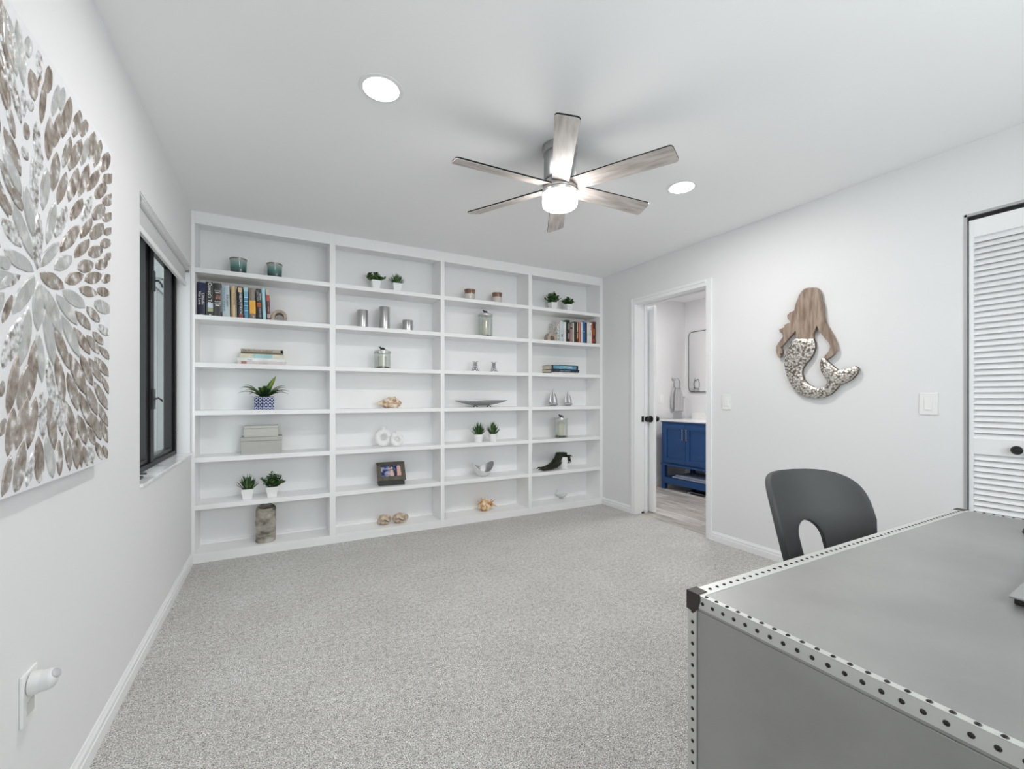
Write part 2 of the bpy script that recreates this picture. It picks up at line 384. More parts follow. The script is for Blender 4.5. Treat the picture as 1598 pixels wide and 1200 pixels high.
struct(G().prism([(BX1-a, z) for a, z in base_prof(.014, .12)], BY0, BY1, 'y').build('baseboard_bathroom_back', TRIM))
g = G(); g.prism([(BY1-a, z) for a, z in base_prof(.014, .13)], W2, BX1, 'x'); struct(g.build('baseboard_bathroom_left', TRIM))

# ================================================================== BOOKCASE
bc = thing('bookcase', 'white built-in bookcase of four bays filling the back wall', 'bookcase', (0, YB, 0))
ST = [(XL+.001, -.510), (.353, .395), (1.260, 1.295), (2.158, 2.198), (3.049, XR-.001)]
SZ = [2.05, 1.724, 1.392, 1.057, .730, .401, .064]; TH = .033
DPT = BD-YB
for a, b in ST: G().box(a, b, 0, DPT, 0, H-.001).build('stile', SHELF, bc, bevel=.0015)
for i in range(4):
    a, b = ST[i][1], ST[i+1][0]
    G().box(a, b, DPT-.012, DPT, 0, H-.001).build('back_panel', SHELF, bc)
    G().box(a, b, .001, .021, 2.352, H-.001).build('header', SHELF, bc, bevel=.0015)
    G().box(a, b, .021, DPT-.012, 2.392, 2.40).build('top_panel', SHELF, bc)
    for z in SZ[:-1]:
        G().box(a, b, .0008, DPT-.012, z-TH, z).build('shelf', SHELF, bc, bevel=.0015)
    G().box(a, b, .0008, DPT-.012, .04, SZ[-1]).build('shelf', SHELF, bc, bevel=.0015)
    G().box(a, b, .0012, .02, 0, .04).build('plinth', SHELF, bc)
    # small strip where the lowest shelf meets the back
    G().prism([(DPT-.012, SZ[-1]), (DPT-.028, SZ[-1]), (DPT-.024, SZ[-1]+.012), (DPT-.012, SZ[-1]+.014)], a, b, 'x').build('back_strip', SHELF, bc)

# ================================================================== CEILING FAN
FX, FY = 1.279, 1.862
fan = thing('ceiling_fan', 'six-blade brushed nickel ceiling fan with a lit drum light', 'ceiling fan', (FX, FY, H))
G().lathe([(.0001, 0), (.088, 0), (.089, -.004), (.089, -.040), (.086, -.043), (.0001, -.043)], 48).build('canopy', NICKEL, fan, smooth=40)
G().lathe([(.0001, -.043), (.083, -.043), (.083, -.165), (.078, -.175), (.0001, -.175)], 48).build('motor_housing', mat('housing nickel', (.36, .36, .37), .35, 1, bump=.05, bscale=200, stretch=(1, 1, .05)), fan, smooth=40)
G().lathe([(.0001, -.175), (.076, -.175), (.080, -.190), (.088, -.212), (.090, -.226), (.084, -.229), (.0001, -.229)], 48).build('blade_hub', NICKEL, fan, smooth=30)
G().lathe([(.0001, -.229), (.087, -.229), (.089, -.232), (.089, -.246), (.0001, -.246)], 48).build('light_ring', CHROME, fan, smooth=30)
gl = G().lathe([(.0001, -.246), (.088, -.246), (.090, -.250), (.090, -.292), (.087, -.303), (.078, -.309), (.0001, -.311)], 48).build('lit_drum_glass', mat('lit glass', (1, .985, .96), .3, emit=FAN_EMIT), fan, smooth=30)
BLD = mat('blade underside', (.46, .42, .40), .45, var=[(.36, .32, .30), (.47, .42, .39), (.56, .52, .50)], scale=5, stretch=(1.2, 9, 9), bump=.05)
def blade_mesh():
    n = 10; L0, L1 = .055, .578; vs = []; outline = []
    w0, w1 = .043, .052
    top = [(L0, w0), (.3, (w0+w1)/2)] + [(L1-.012-.0, w1), (L1-.003, w1-.006), (L1-.0, w1-.016)]
    bot = [(L1-.006, -w1+.018), (L1-.010, -w1+.006), (L1-.020, -w1), (.3, -(w0+w1)/2), (L0, -w0)]
    return top + bot
bm_ = blade_mesh()
me_b = G().prism(bm_, -.0035, -.0015).build('blade', BLD, mesh_only=True)
me_t = G().prism(bm_, -.0015, .0052).build('blade_top', mat('black blade edge', (.012, .012, .012), .7, bump=.02, spec=.15), mesh_only=True)
for k in range(6):
    a = R(60*k-1.5)
    b_ = bpy.data.objects.new('blade', me_b); C.objects.link(b_); b_.parent = fan; b_.location = (0, 0, -.207)
    b_.rotation_euler = (Matrix.Rotation(a, 3, 'Z') @ Matrix.Rotation(R(-15), 3, 'X')).to_euler()
    inst(me_t, 'black_top_face', b_)

# ================================================================== RECESSED LIGHTS
CANE = mat('recessed lens', (1, .98, .96), .4, emit=9)
def can(x, y, label):
    t = thing('recessed_light', label, 'light', (x, y, H-.001), 0, 'recessed ceiling lights')
    G().lathe([(.0725, -.0035), (.0725, -.002), (.089, -.001), (.090, .0005), (.070, .0005)], 40).build('trim_ring', TRIM, t, smooth=40)
    G().lathe([(.0001, -.0025), (.0723, -.0025), (.0723, -.0005), (.0001, -.0005)], 40).build('lens', CANE, t)
    lamp('can_lamp', (x, y, H-.006), .13, CAN_POWER)
can(.378, 1.862, 'round recessed ceiling light on the window side of the fan')
can(2.18, 1.862, 'round recessed ceiling light on the doorway side of the fan')
# ceiling light added to brighten the bathroom (out of view)
t = thing('added_bath_light', 'added round flush ceiling light in the bathroom, out of view', 'light', (3.95, 3.1, H-.001))
G().lathe([(.0001, -.03), (.14, -.03), (.15, -.02), (.15, 0), (.0001, 0)], 32).build('diffuser', mat('added bath diffuser', (1, .98, .96), .4, emit=6), t, smooth=40)
lamp('added_bath_lamp', (3.95, 3.1, H-.04), .26, BATH_POWER)

# ================================================================== DESK
DK = mat('zinc desk panel', (.42, .42, .41), .34, .62, var=[(.33, .33, .32), (.37, .37, .36), (.41, .41, .395)], scale=3.5, bump=.05, bscale=14, detail=6)
DS = mat('zinc strap', (.62, .62, .60), .34, .45, bump=.04, bscale=30)
RV = mat('dark rivet', (.03, .028, .026), .4, .6, bump=.02)
CB = mat('bronze corner', (.055, .045, .042), .45, .5, bump=.1)
dx0, dx1, dy0, dy1, dz = .737, 2.118, -.10, .612, .755
desk = thing('trunk_desk', 'grey metal-clad trunk style desk with dark rivets along its edges', 'desk', (dx0, dy0, 0))
DW, DD = dx1-dx0, dy1-dy0
G().box(0, DW, 0, DD, dz-.03, dz).build('desktop', DK, desk, bevel=.002)
G().box(.001, .25, .001, DD-.001, .02, dz-.0302).build('pedestal', DK, desk, bevel=.002)
G().box(DW-.03, DW-.001, .001, DD-.001, .02, dz-.0302).build('side_panel', DK, desk, bevel=.002)
G().box(.25, DW-.03, .002, .02, .1, dz-.0302).build('back_panel', DK, desk)
s_ = .0012
def strap(*a): G().box(*a).build('strap', DS, desk, bevel=.0006)
strap(-s_, 0, -s_, DD+s_, dz-.024, dz+s_)               # left side, under the top edge
strap(-s_, .012, 0, DD, dz, dz+s_)
strap(.012, DW, DD-.030, DD+s_, dz, dz+s_)              # far edge on top
strap(-s_, DW+s_, DD, DD+s_, dz-.024, dz+s_)
strap(DW, DW+s_, 0, DD, dz-.024, dz+s_); strap(DW-.012, DW, 0, DD-.03, dz, dz+s_)
strap(-s_, 0, DD-.020, DD+s_, 0.02, dz-.024); strap(-s_, .02, DD, DD+s_, .02, dz-.024)
strap(-s_, 0, -s_, .020, .02, dz-.024)
rv = G().lathe([(.0001, .0022), (.0022, .0018), (.0036, .0006), (.0038, -.0004)], 10).build('rivet', RV, smooth=180, mesh_only=True)
rl = Matrix.Rotation(-PI/2, 3, 'Y').to_euler(); sp = .0222
i = 0; y = DD-.034
while y > .01:
    inst(rv, 'rivet', desk, (-s_, y, dz-.0125), rl); inst(rv, 'rivet', desk, (.0055, y-.004, dz+s_)); y -= sp
x = .022
while x < DW-.02: inst(rv, 'rivet', desk, (x, DD-.0165, dz+s_)); x += sp
y = DD-.045
while y > .2: inst(rv, 'rivet', desk, (DW-.0055, y, dz+s_)); y -= sp
z = dz-.036
while z > .05: inst(rv, 'rivet', desk, (-s_, DD-.0105, z), rl); z -= .0218
for cx_, sx in ((0, 1), (DW, -1)):
    g = G(); e = .0032
    g.box(min(cx_-sx*e, cx_+sx*.026), max(cx_-sx*e, cx_+sx*.026), DD-.024, DD+e, dz+s_, dz+e)
    pts = [(DD+e, dz+e), (DD+e, dz-.034), (DD-.016, dz-.036), (DD-.024, dz-.026), (DD-.029, dz-.010), (DD-.029, dz+e)]
    g.prism(pts, cx_-sx*e, cx_-sx*s_, 'x')
    g.prism([(cx_-sx*e, dz+e), (cx_-sx*e, dz-.034), (cx_+sx*.016, dz-.036), (cx_+sx*.026, dz-.024), (cx_+sx*.028, dz+e)], DD+s_, DD+e, 'y')
    c_ = g.build('corner_cap', CB, desk, bevel=.0012)
# things on the desk at the right edge of the frame
lp = thing('laptop', 'silver closed laptop at the right edge of the grey desk', 'laptop', (1.243, .079, dz+.0016), R(3))
LPM = mat('aluminium', (.36, .36, .355), .45, .5, bump=.02)
G().box(.004, .31, 0, .20, .000, .011).build('base', mat('laptop underside shadow', (.015, .015, .015), .5, bump=.02), lp)  # black slab stands in for the shadow under the lid
G().box(-.006, .313, -.006, .206, .011, .0165).build('lid', LPM, lp, bevel=.003)
ms = thing('computer_mouse', 'small black computer mouse on the far right of the desk', 'mouse', (1.905, .372, dz), R(60))
G().blob((0, 0, .0), (.05, .028, .034), 0, 1, flat=0).build('shell', BLACKM, ms, smooth=60)

# ================================================================== CHAIR
CG = mat('grey chair shell', (.055, .055, .056), .62, bump=.08, bscale=120)
ch = thing('chair', 'dark grey moulded chair with an arched cut-out back behind the desk', 'chair', (1.747, .8996, 0), -.27657)
def bk(u, z):
    Rr = .2731; phi = u/Rr
    return (Rr*math.sin(phi), -(Rr-Rr*math.cos(phi)) + (z-.6)*.33, z)
W0 = .2455
def outer(t):      # t 0..1 counter-clockwise from bottom centre
    a = -PI/2 + 2*PI*t; c_, s2 = math.cos(a), math.sin(a)
    if s2 >= 0:
        n = 3.6; u = W0*abs(c_)**(2/n)*(1 if c_ > 0 else -1); z = .701 + .1675*abs(s2)**(2/n)
    else:
        n = 5; f = abs(s2)**(2/n); z = .701 - .245*f; u = abs(c_)**(2/n)*(1 if c_ > 0 else -1)*(W0 - .060*f)
    return u, z
def inner(t):
    a = -PI/2 + 2*PI*t; c_, s2 = math.cos(a), math.sin(a)
    if s2 >= 0: return .057*c_ - .004, .627 + .060*s2
    n = 6; return .057*abs(c_)**(2/n)*(1 if c_ > 0 else -1) - .004, .627 - .120*abs(s2)**(2/n)
N, K = 96, 12; vs = []; fs = []
for k in range(K+1):
    for i in range(N):
        o_, n_ = outer(i/N), inner(i/N); t = k/K
        vs.append(bk(o_[0]*(1-t)+n_[0]*t, o_[1]*(1-t)+n_[1]*t))
for k in range(K):
    for i in range(N): fs.append((k*N+i, k*N+(i+1) % N, (k+1)*N+(i+1) % N, (k+1)*N+i))
g = G(); g.add(vs, fs); g.build('backrest', CG, ch, smooth=180, solid=.020, offset=0, bevel=.003)
g = G(); n = 24; vs = []; 
for j in range(13):
    for i in range(n+1):
        u = -1+2*i/n; v = j/12
        vs.append((u*.205*(1-.10*v), .0-.02-v*.40, .455 + .025*abs(u)**3*(1-v*.3) - .02*math.sin(v*PI) - (.03*max(0, v-.8)/.2 if v > .8 else 0) + .03*max(0, .1-v)/.1))
g.add(vs, [(j*(n+1)+i, j*(n+1)+i+1, (j+1)*(n+1)+i+1, (j+1)*(n+1)+i) for j in range(12) for i in range(n)])
g.build('seat', CG, ch, smooth=180, solid=.018)
for sx in (-1, 1):
    G().tube([(sx*.16, -.05, .45), (sx*.20, .04, .01), (sx*.205, .05, 0)], [.014, .011, .011], 12).build('leg', CG, ch, smooth=60)
    G().tube([(sx*.155, -.36, .43), (sx*.195, -.43, .01), (sx*.197, -.435, 0)], [.014, .011, .011], 12).build('leg', CG, ch, smooth=60)
    g = G(); q = bk(sx*.088, .56)
    g.sphere((q[0], q[1]-.012, q[2]), .007, 12, 8); g.build('bolt', BLACKM, ch, smooth=180)

# ================================================================== WALL ART (left wall)
Z0a, Z1a, YA0, YA1 = .94, 1.965, .905, 1.90
art = thing('wall_art', 'large textured canvas of radiating taupe and silver petals', 'wall art', (-.4985, 1.40, Z0a))
tilt = .0115/(Z1a-Z0a)
art.rotation_euler = (0, math.atan(tilt), 0)
CV = mat('canvas', (.74, .74, .76), .75, bump=.5, bscale=160)
G().box(-.026, 0, YA0-1.40, YA1-1.40, 0, Z1a-Z0a).build('canvas', CV, art, bevel=.002)
def petal_mat(nm, cs, sc_):
    m = mat(nm, cs[0], .36, .25, var=cs, scale=sc_*2.1, bump=1.3, bscale=70, detail=10, varpos=(.37, .66))
    return m
PM = {'b': [petal_mat('taupe leaf', [(.17, .13, .105), (.30, .25, .21), (.42, .37, .33), (.78, .77, .77)], 13), petal_mat('taupe leaf b', [(.22, .175, .14), (.34, .285, .24), (.36, .34, .32), (.74, .73, .73)], 17)],
      'g': [petal_mat('grey leaf', [(.42, .43, .42), (.50, .51, .50), (.52, .53, .52), (.72, .71, .70)], 9), petal_mat('grey leaf b', [(.38, .36, .33), (.50, .50, .49), (.53, .54, .54), (.78, .78, .79)], 12)],
      's': [petal_mat('silver leaf', [(.26, .22, .19), (.52, .52, .52), (.72, .72, .73), (.85, .85, .86)], 30)]}
PET = "1256 1933 1304 1831 1261 1868 1298 1899 g;1302 1943 1334 1827 1303 1874 1334 1898 g;1349 1945 1353 1901 1337 1913 1365 1933 g;1241 1922 1251 1856 1239 1883 1253 1895 g;1267 1841 1324 1742 1284 1785 1305 1801 s;1395 1945 1404 1896 1387 1912 1412 1929 s;1406 1898 1395 1863 1395 1877 1407 1884 b;1363 1881 1381 1823 1355 1840 1390 1865 b;1447 1945 1444 1879 1429 1901 1463 1923 b;1425 1890 1413 1790 1406 1832 1432 1847 b;1330 1816 1336 1761 1325 1783 1342 1794 s;1358 1811 1368 1791 1352 1793 1374 1809 s;1500 1932 1471 1840 1468 1877 1502 1894 g;1527 1944 1514 1878 1505 1903 1535 1919 g;1245 1803 1270 1736 1246 1762 1268 1778 b;1244 1842 1252 1805 1242 1820 1253 1828 s;1269 1751 1299 1695 1275 1718 1293 1729 b;1569 1943 1528 1818 1522 1867 1575 1893 b;1632 1945 1596 1854 1588 1887 1640 1911 b;1674 1944 1649 1882 1638 1902 1686 1924 b;1739 1943 1705 1848 1694 1883 1751 1907 b;1792 1946 1747 1844 1744 1884 1795 1905 b;1859 1942 1810 1856 1796 1884 1874 1913 b;1913 1889 1815 1830 1843 1865 1883 1853 b;1508 1866 1482 1769 1475 1807 1515 1826 b;1457 1827 1452 1724 1434 1765 1475 1786 b;1390 1779 1397 1705 1379 1734 1409 1750 s;1573 1840 1534 1743 1533 1783 1573 1799 b;1642 1870 1572 1752 1576 1799 1638 1820 b;1691 1900 1648 1801 1648 1841 1692 1859 g;1782 1851 1697 1749 1711 1792 1767 1805 b;1839 1834 1764 1754 1766 1786 1837 1801 b;1905 1822 1828 1760 1833 1787 1900 1793 b;1823 1761 1749 1684 1747 1715 1825 1728 b;1903 1760 1825 1708 1837 1734 1890 1733 b;1343 1751 1351 1718 1337 1728 1358 1740 b;1263 1695 1325 1628 1278 1652 1309 1673 b;1334 1695 1353 1673 1333 1677 1354 1691 s;1402 1727 1406 1664 1386 1687 1423 1705 s;1250 1624 1291 1570 1262 1592 1278 1603 b;1260 1655 1328 1585 1277 1611 1310 1632 g;1290 1588 1334 1555 1298 1563 1325 1580 b;1345 1616 1381 1517 1345 1559 1382 1576 g;1376 1689 1394 1571 1370 1623 1401 1638 s;1445 1697 1429 1594 1416 1637 1458 1653 g;1496 1761 1477 1657 1464 1700 1510 1718 b;1550 1735 1507 1638 1507 1679 1549 1692 b;1623 1780 1572 1670 1571 1716 1624 1733 b;1698 1827 1637 1710 1640 1759 1695 1777 b;1656 1710 1587 1624 1595 1662 1647 1671 b;1722 1743 1662 1649 1667 1690 1716 1701 s;1252 1560 1290 1530 1260 1538 1281 1552 b;1295 1557 1383 1465 1319 1503 1356 1523 g;1264 1511 1332 1476 1278 1482 1316 1507 s;1407 1575 1406 1449 1385 1506 1428 1519 s;1489 1635 1453 1521 1451 1572 1492 1583 g;1553 1650 1498 1550 1499 1593 1552 1605 s;1728 1681 1652 1598 1666 1635 1714 1641 b;1821 1698 1731 1620 1739 1655 1811 1660 b;1636 1628 1529 1524 1553 1573 1609 1575 b;1710 1612 1615 1533 1635 1571 1688 1571 b;1905 1711 1836 1669 1850 1692 1890 1688 b;1896 1668 1805 1624 1831 1653 1869 1637 b;1819 1621 1712 1567 1740 1601 1788 1584 b;1898 1627 1835 1585 1844 1607 1888 1605 b;1513 1542 1418 1455 1443 1498 1485 1495 g;1591 1529 1495 1469 1517 1505 1566 1491 g;1746 1554 1637 1507 1671 1541 1709 1517 b;1864 1593 1768 1544 1790 1574 1840 1561 b;1272 1450 1386 1436 1310 1428 1342 1460 g;1255 1433 1283 1414 1253 1414 1286 1434 g;1424 1441 1545 1433 1462 1419 1501 1456 b;1671 1500 1557 1452 1596 1486 1628 1463 b;1818 1537 1687 1486 1733 1522 1767 1498 b;1901 1554 1824 1514 1839 1539 1884 1529 b;1780 1465 1650 1456 1725 1477 1699 1444 b;1889 1487 1784 1484 1852 1502 1817 1469 b;1545 1427 1686 1408 1588 1401 1637 1437 g;1768 1443 1896 1429 1799 1417 1861 1456 g;1329 1413 1257 1378 1282 1403 1301 1385 s;1391 1426 1308 1328 1323 1377 1375 1373 g;1409 1415 1413 1306 1388 1356 1435 1365 g;1430 1412 1536 1312 1451 1354 1512 1376 g;1299 1363 1267 1302 1272 1332 1293 1332 b;1367 1350 1339 1221 1329 1283 1379 1286 g;1336 1322 1273 1211 1279 1266 1330 1263 s;1509 1408 1632 1351 1544 1370 1592 1393 g;1541 1360 1650 1264 1566 1306 1622 1322 g;1627 1387 1729 1351 1653 1359 1701 1381 b;1706 1414 1801 1384 1728 1388 1777 1411 b;1797 1374 1894 1354 1822 1353 1867 1376 s;1754 1347 1837 1318 1774 1324 1816 1342 b;1618 1340 1728 1278 1647 1302 1696 1319 b;1709 1331 1801 1286 1729 1301 1779 1318 b;1809 1309 1898 1275 1831 1285 1874 1300 b;1775 1272 1890 1220 1802 1239 1859 1256 b;1448 1365 1494 1232 1447 1296 1494 1304 g;1500 1326 1585 1227 1519 1273 1563 1284 b;1413 1299 1437 1188 1406 1242 1445 1247 g;1593 1265 1696 1161 1610 1208 1678 1222 b;1665 1271 1752 1187 1681 1225 1734 1236 b;1728 1265 1828 1197 1751 1227 1802 1239 b;1831 1218 1898 1162 1846 1188 1882 1194 b;1399 1277 1381 1146 1369 1211 1411 1212 b;1508 1258 1558 1139 1510 1197 1556 1202 b;1463 1242 1500 1129 1463 1184 1500 1188 s;1326 1237 1292 1117 1291 1177 1326 1175 b;1367 1221 1334 1125 1332 1174 1368 1171 b;1582 1213 1648 1114 1588 1161 1642 1168 b;1703 1187 1795 1095 1719 1139 1778 1147 b;1773 1196 1890 1110 1800 1149 1859 1159 b;1661 1162 1749 1060 1676 1110 1732 1116 b;1270 1183 1265 1152 1260 1168 1275 1167 b;1568 1139 1633 1027 1572 1083 1629 1086 b;1789 1134 1897 1055 1816 1092 1867 1099 b;1751 1102 1830 1016 1759 1058 1822 1062 b;1828 1076 1894 1002 1835 1039 1886 1041 b;1653 1099 1709 1013 1653 1056 1709 1058 b;1724 1062 1776 1006 1728 1033 1772 1036 b;1435 1165 1447 1053 1423 1110 1460 1109 s;1474 1145 1507 1021 1467 1084 1515 1084 b;1517 1166 1552 1053 1514 1110 1554 1111 s;1314 1125 1294 1030 1287 1079 1322 1075 b;1369 1150 1327 1040 1328 1097 1368 1091 b;1408 1148 1377 1037 1373 1094 1412 1089 b;1280 1106 1266 1072 1263 1091 1282 1087 b;1426 1055 1432 943 1407 1002 1452 996 b;1466 1051 1501 947 1462 1001 1505 999 g;1534 1038 1540 946 1521 994 1552 990 b;1574 1059 1601 954 1568 1008 1608 1006 b;1623 1027 1651 949 1617 990 1657 987 b;1647 1042 1681 951 1647 998 1681 997 b;1358 1051 1326 939 1322 999 1362 990 b;1397 1023 1375 951 1372 990 1400 983 s;1307 1026 1277 945 1278 989 1306 981 b;1694 1008 1724 945 1691 978 1727 976 b;1742 1010 1770 945 1737 979 1775 977 s;1794 1011 1842 952 1794 982 1842 982 b;1855 995 1891 950 1854 973 1892 973 b;"
Yc = 1.404
pets = []
for rec in PET.split(';'):
    a = rec.split()
    if len(a) < 9: continue
    v = [float(q)/1000 for q in a[:8]]; pets.append((v, a[8]))
more = []
for v, k in pets:
    if (v[0]+v[2])/2 > Yc + (Yc-1.262):
        more.append(([2*Yc-v[0], v[1], 2*Yc-v[2], v[3], 2*Yc-v[6], v[7], 2*Yc-v[4], v[5]], k))
def petal(v, k):
    A, B, Lp, Rp = [Vector((v[i], v[i+1])) for i in (0, 2, 4, 6)]
    lim = lambda p: Vector((min(YA1-.004, max(YA0+.004, p.x)), min(Z1a-.006, max(Z0a+.006, p.y))))
    M_ = (A+B)/2; hl, hr = Lp-M_, Rp-M_; A, B = M_+(A-M_)*1.09, M_+(B-M_)*1.09
    pts = []
    n = 7
    ratio = (hl-hr).length/max(.001, (A-B).length); pw = .62 if ratio < .45 else .5
    for i in range(n+1):
        t = i/n; pts.append(A.lerp(B, t) + hl*(math.sin(PI*t)**pw)*random.uniform(1.02, 1.14))
    for i in range(1, n):
        t = 1-i/n; pts.append(A.lerp(B, t) + hr*(math.sin(PI*t)**pw)*random.uniform(1.02, 1.14))
    pts = [lim(p) for p in pts]; m = len(pts); c_ = lim(M_)
    hgt = .0026
    P3 = [(0.0002, p.x-1.40, p.y-Z0a) for p in pts] + [(hgt, (p.x*.9+c_.x*.1)-1.40, (p.y*.9+c_.y*.1)-Z0a) for p in pts] + [(hgt*.55, c_.x-1.40, c_.y-Z0a)]
    F = [(i, (i+1) % m, m+(i+1) % m, m+i) for i in range(m)] + [(m+i, m+(i+1) % m, 2*m) for i in range(m)]
    g = G(); g.add(P3, F); o = g.build('petal', random.choice(PM[k]), art)
    me = o.data; me.flip_normals() if me.polygons[-1].normal.x < 0 else None
for v, k in pets + more: petal(v, k)

# ================================================================== MERMAID (right wall)
WOOD = [(1616, 1867), (1589, 1867), (1550, 1859), (1534, 1845), (1526, 1828), (1521, 1808), (1519, 1773), (1507, 1742), (1504, 1708), (1503, 1666), (1495, 1624), (1472, 1576), (1449, 1529), (1433, 1483), (1430, 1443), (1446, 1418), (1469, 1398), (1485, 1392), (1502, 1408), (1485, 1426), (1472, 1447), (1467, 1472), (1475, 1495), (1499, 1528), (1526, 1569), (1541, 1606), (1545, 1611), (1555, 1584), (1566, 1559), (1564, 1530), (1670, 1543), (1668, 1568), (1675, 1596), (1700, 1572), (1727, 1543), (1758, 1510), (1774, 1496), (1766, 1475), (1761, 1454), (1770, 1451), (1778, 1456), (1770, 1431), (1782, 1423), (1794, 1437), (1803, 1470), (1803, 1503), (1790, 1526), (1770, 1548), (1754, 1571), (1758, 1587), (1778, 1602), (1784, 1619), (1766, 1625), (1750, 1630), (1747, 1646), (1727, 1654), (1708, 1656), (1712, 1669), (1725, 1683), (1729, 1708), (1712, 1726), (1683, 1734), (1677, 1766), (1666, 1795), (1653, 1828), (1636, 1852)]
TAIL = [(1673, 1545), (1700, 1532), (1727, 1495), (1744, 1449), (1750, 1393), (1743, 1336), (1727, 1279), (1700, 1226), (1662, 1182), (1611, 1155), (1554, 1143), (1506, 1148), (1465, 1169), (1439, 1195), (1420, 1223), (1382, 1240), (1348, 1261), (1326, 1288), (1316, 1316), (1320, 1330), (1334, 1338), (1351, 1328), (1382, 1323), (1423, 1318), (1452, 1346), (1482, 1377), (1492, 1393), (1509, 1404), (1523, 1384), (1526, 1354), (1519, 1316), (1502, 1285), (1485, 1258), (1485, 1236), (1499, 1218), (1526, 1209), (1561, 1215), (1596, 1235), (1624, 1267), (1636, 1307), (1633, 1337), (1614, 1367), (1586, 1400), (1566, 1433), (1555, 1470), (1555, 1504), (1566, 1532)]
mer = thing('mermaid_wall_plaque', 'wooden mermaid wall plaque with a hammered metal tail', 'wall decor', (XR, 1.56, 1.5))
WD = mat('weathered wood', (.36, .27, .21), .65, var=[(.19, .13, .095), (.285, .21, .16), (.38, .30, .24)], scale=9, stretch=(6, 6, .9), bump=.25, detail=7)
WE = mat('plaque edge', (.13, .09, .07), .7, bump=.1)
def loc2(pts, sh=(0, 0)): return [((a/1000)-1.56+sh[0], (b/1000)-1.5+sh[1]) for a, b in pts]
g = G(); g.prism(loc2(WOOD), -.031, -.006, 'x'); g.build('body', WD, mer, bevel=.0015)
g = G(); g.prism(loc2(TAIL), -.028, -.006, 'x'); g.build('tail_backing', WE, mer)
g = G(); g.box(-.006, 0, .0, .04, .10, .16); g.box(-.006, 0, .10, .14, -.24, -.18); g.build('hanger', WE, mer)
tl = loc2(TAIL)
HM = mat('hammered metal', (.62, .59, .56), .40, .85, var=[(.80, .78, .75), (.62, .58, .54), (.20, .16, .13)], scale=80, varpos=(.25, .75), bump=1.0, bscale=80, kind='voronoi')
# tail sheet: filled, pillowed outline
import mathutils.geometry as mg
def dist_edge(p, poly):
    best = 9
    for i in range(len(poly)):
        a, b = Vector(poly[i]), Vector(poly[(i+1) % len(poly)]); d = b-a; t = max(0, min(1, (p-a).dot(d)/max(1e-9, d.dot(d)))); best = min(best, (a+d*t-p).length)
    return best
def inside(p, poly):
    c_ = False; j = len(poly)-1
    for i in range(len(poly)):
        xi, yi = poly[i]; xj, yj = poly[j]
        if (yi > p.y) != (yj > p.y) and p.x < (xj-xi)*(p.y-yi)/(yj-yi)+xi: c_ = not c_
        j = i
    return c_
ins = []
import bmesh
cp = [Vector(p) for p in tl]
grid = []
st = .0075; x0 = min(p.x for p in cp); x1 = max(p.x for p in cp); y0 = min(p.y for p in cp); y1 = max(p.y for p in cp)
row = 0; yy = y0
while yy < y1:
    xx = x0 + (st/2 if row % 2 else 0)
    while xx < x1:
        p = Vector((xx, yy))
        if inside(p, tl) and dist_edge(p, tl) > .0035: grid.append(p)
        xx += st
    yy += st*.8; row += 1
vin = cp + grid; n0 = len(cp)
vo, eo, fo, *_ = mg.delaunay_2d_cdt([Vector((p.x, p.y)) for p in vin], [], [list(range(n0))], 1, 1e-6)
vs = []
for p in vo:
    d = dist_edge(p, tl); h_ = .010*(1-math.exp(-d/.012)); 
    if d > .003: h_ += .0012*noise.noise(Vector((p.x*75, p.y*75, 3)))
    vs.append((-.0285-h_, p.x, p.y))
g = G(); g.add(vs, [tuple(f) for f in fo]); g.build('tail', HM, mer, smooth=180)

# ================================================================== WALL PLATES
PLT = mat('switch plastic', (.83, .83, .82), .35, bump=.02)
def switch(y, z, name_label, x=XR-.0002, w=.074, rot=0):
    t = thing('light_switch', name_label, 'switch', (x, y, z), rot)
    G().box(-.006, 0, -w/2, w/2, -.059, .059).build('plate', PLT, t, bevel=.002)
    G().box(-.0075, -.006, -.018, .018, -.034, .034).build('rocker_frame', PLT, t, bevel=.0005)
    G().prism([(-.0105, -.031), (-.0075, .031), (-.006, .031), (-.006, -.031)], -.015, .015, 'y').build('rocker', PLT, t, bevel=.0008)
    return t
switch(1.005, 1.115, 'white rocker light switch on the wall beside the louvred closet door', w=.076)
switch(2.202, 1.113, 'white rocker light switch on the wall beside the bathroom doorway', w=.072)
t = thing('wall_outlet', 'white outlet plate low on the wall under the canvas', 'outlet', (XL, 1.470, .435))
G().box(0, .0065, -.036, .036, -.060, .060).build('plate', PLT, t, bevel=.002)
G().box(.0065, .0078, -.017, .017, -.043, -.010).build('socket', mat('socket grey', (.62, .62, .61), .4, bump=.02), t, bevel=.0006)
nl = thing('night_light', 'white plug-in night light with an oval lens in the outlet', 'night light', (XL+.0085, 1.470, .462))
g = G(); g.M = Matrix.Rotation(PI/2, 4, 'Y'); NW = mat('night light plastic', (.72, .72, .72), .4, bump=.03, bscale=200)
g.lathe([(.0001, 0), (.0265, 0), (.0265, .014), (.024, .017), (.0238, .020), (.0001, .020)], 32); g.build('base', NW, nl, smooth=40)
g = G(); prof = []
vs = []; seg = 28; rings = 10
for j in range(rings+1):
    t_ = j/rings
    for k in range(seg):
        a = 2*PI*k/seg; r = .0238*math.sqrt(max(0, 1-(t_*.95)**5)); z = r*math.sin(a); xx = .020 + .027*t_
        vs.append((xx - .008*t_*t_*max(0, z/.0238), r*math.cos(a), z + .005*t_*t_))
fs = [(j*seg+k, j*seg+(k+1) % seg, (j+1)*seg+(k+1) % seg, (j+1)*seg+k) for j in range(rings) for k in range(seg)] + [tuple(range(rings*seg, (rings+1)*seg))]
g.add(vs, fs); g.build('hood', NW, nl, smooth=50)
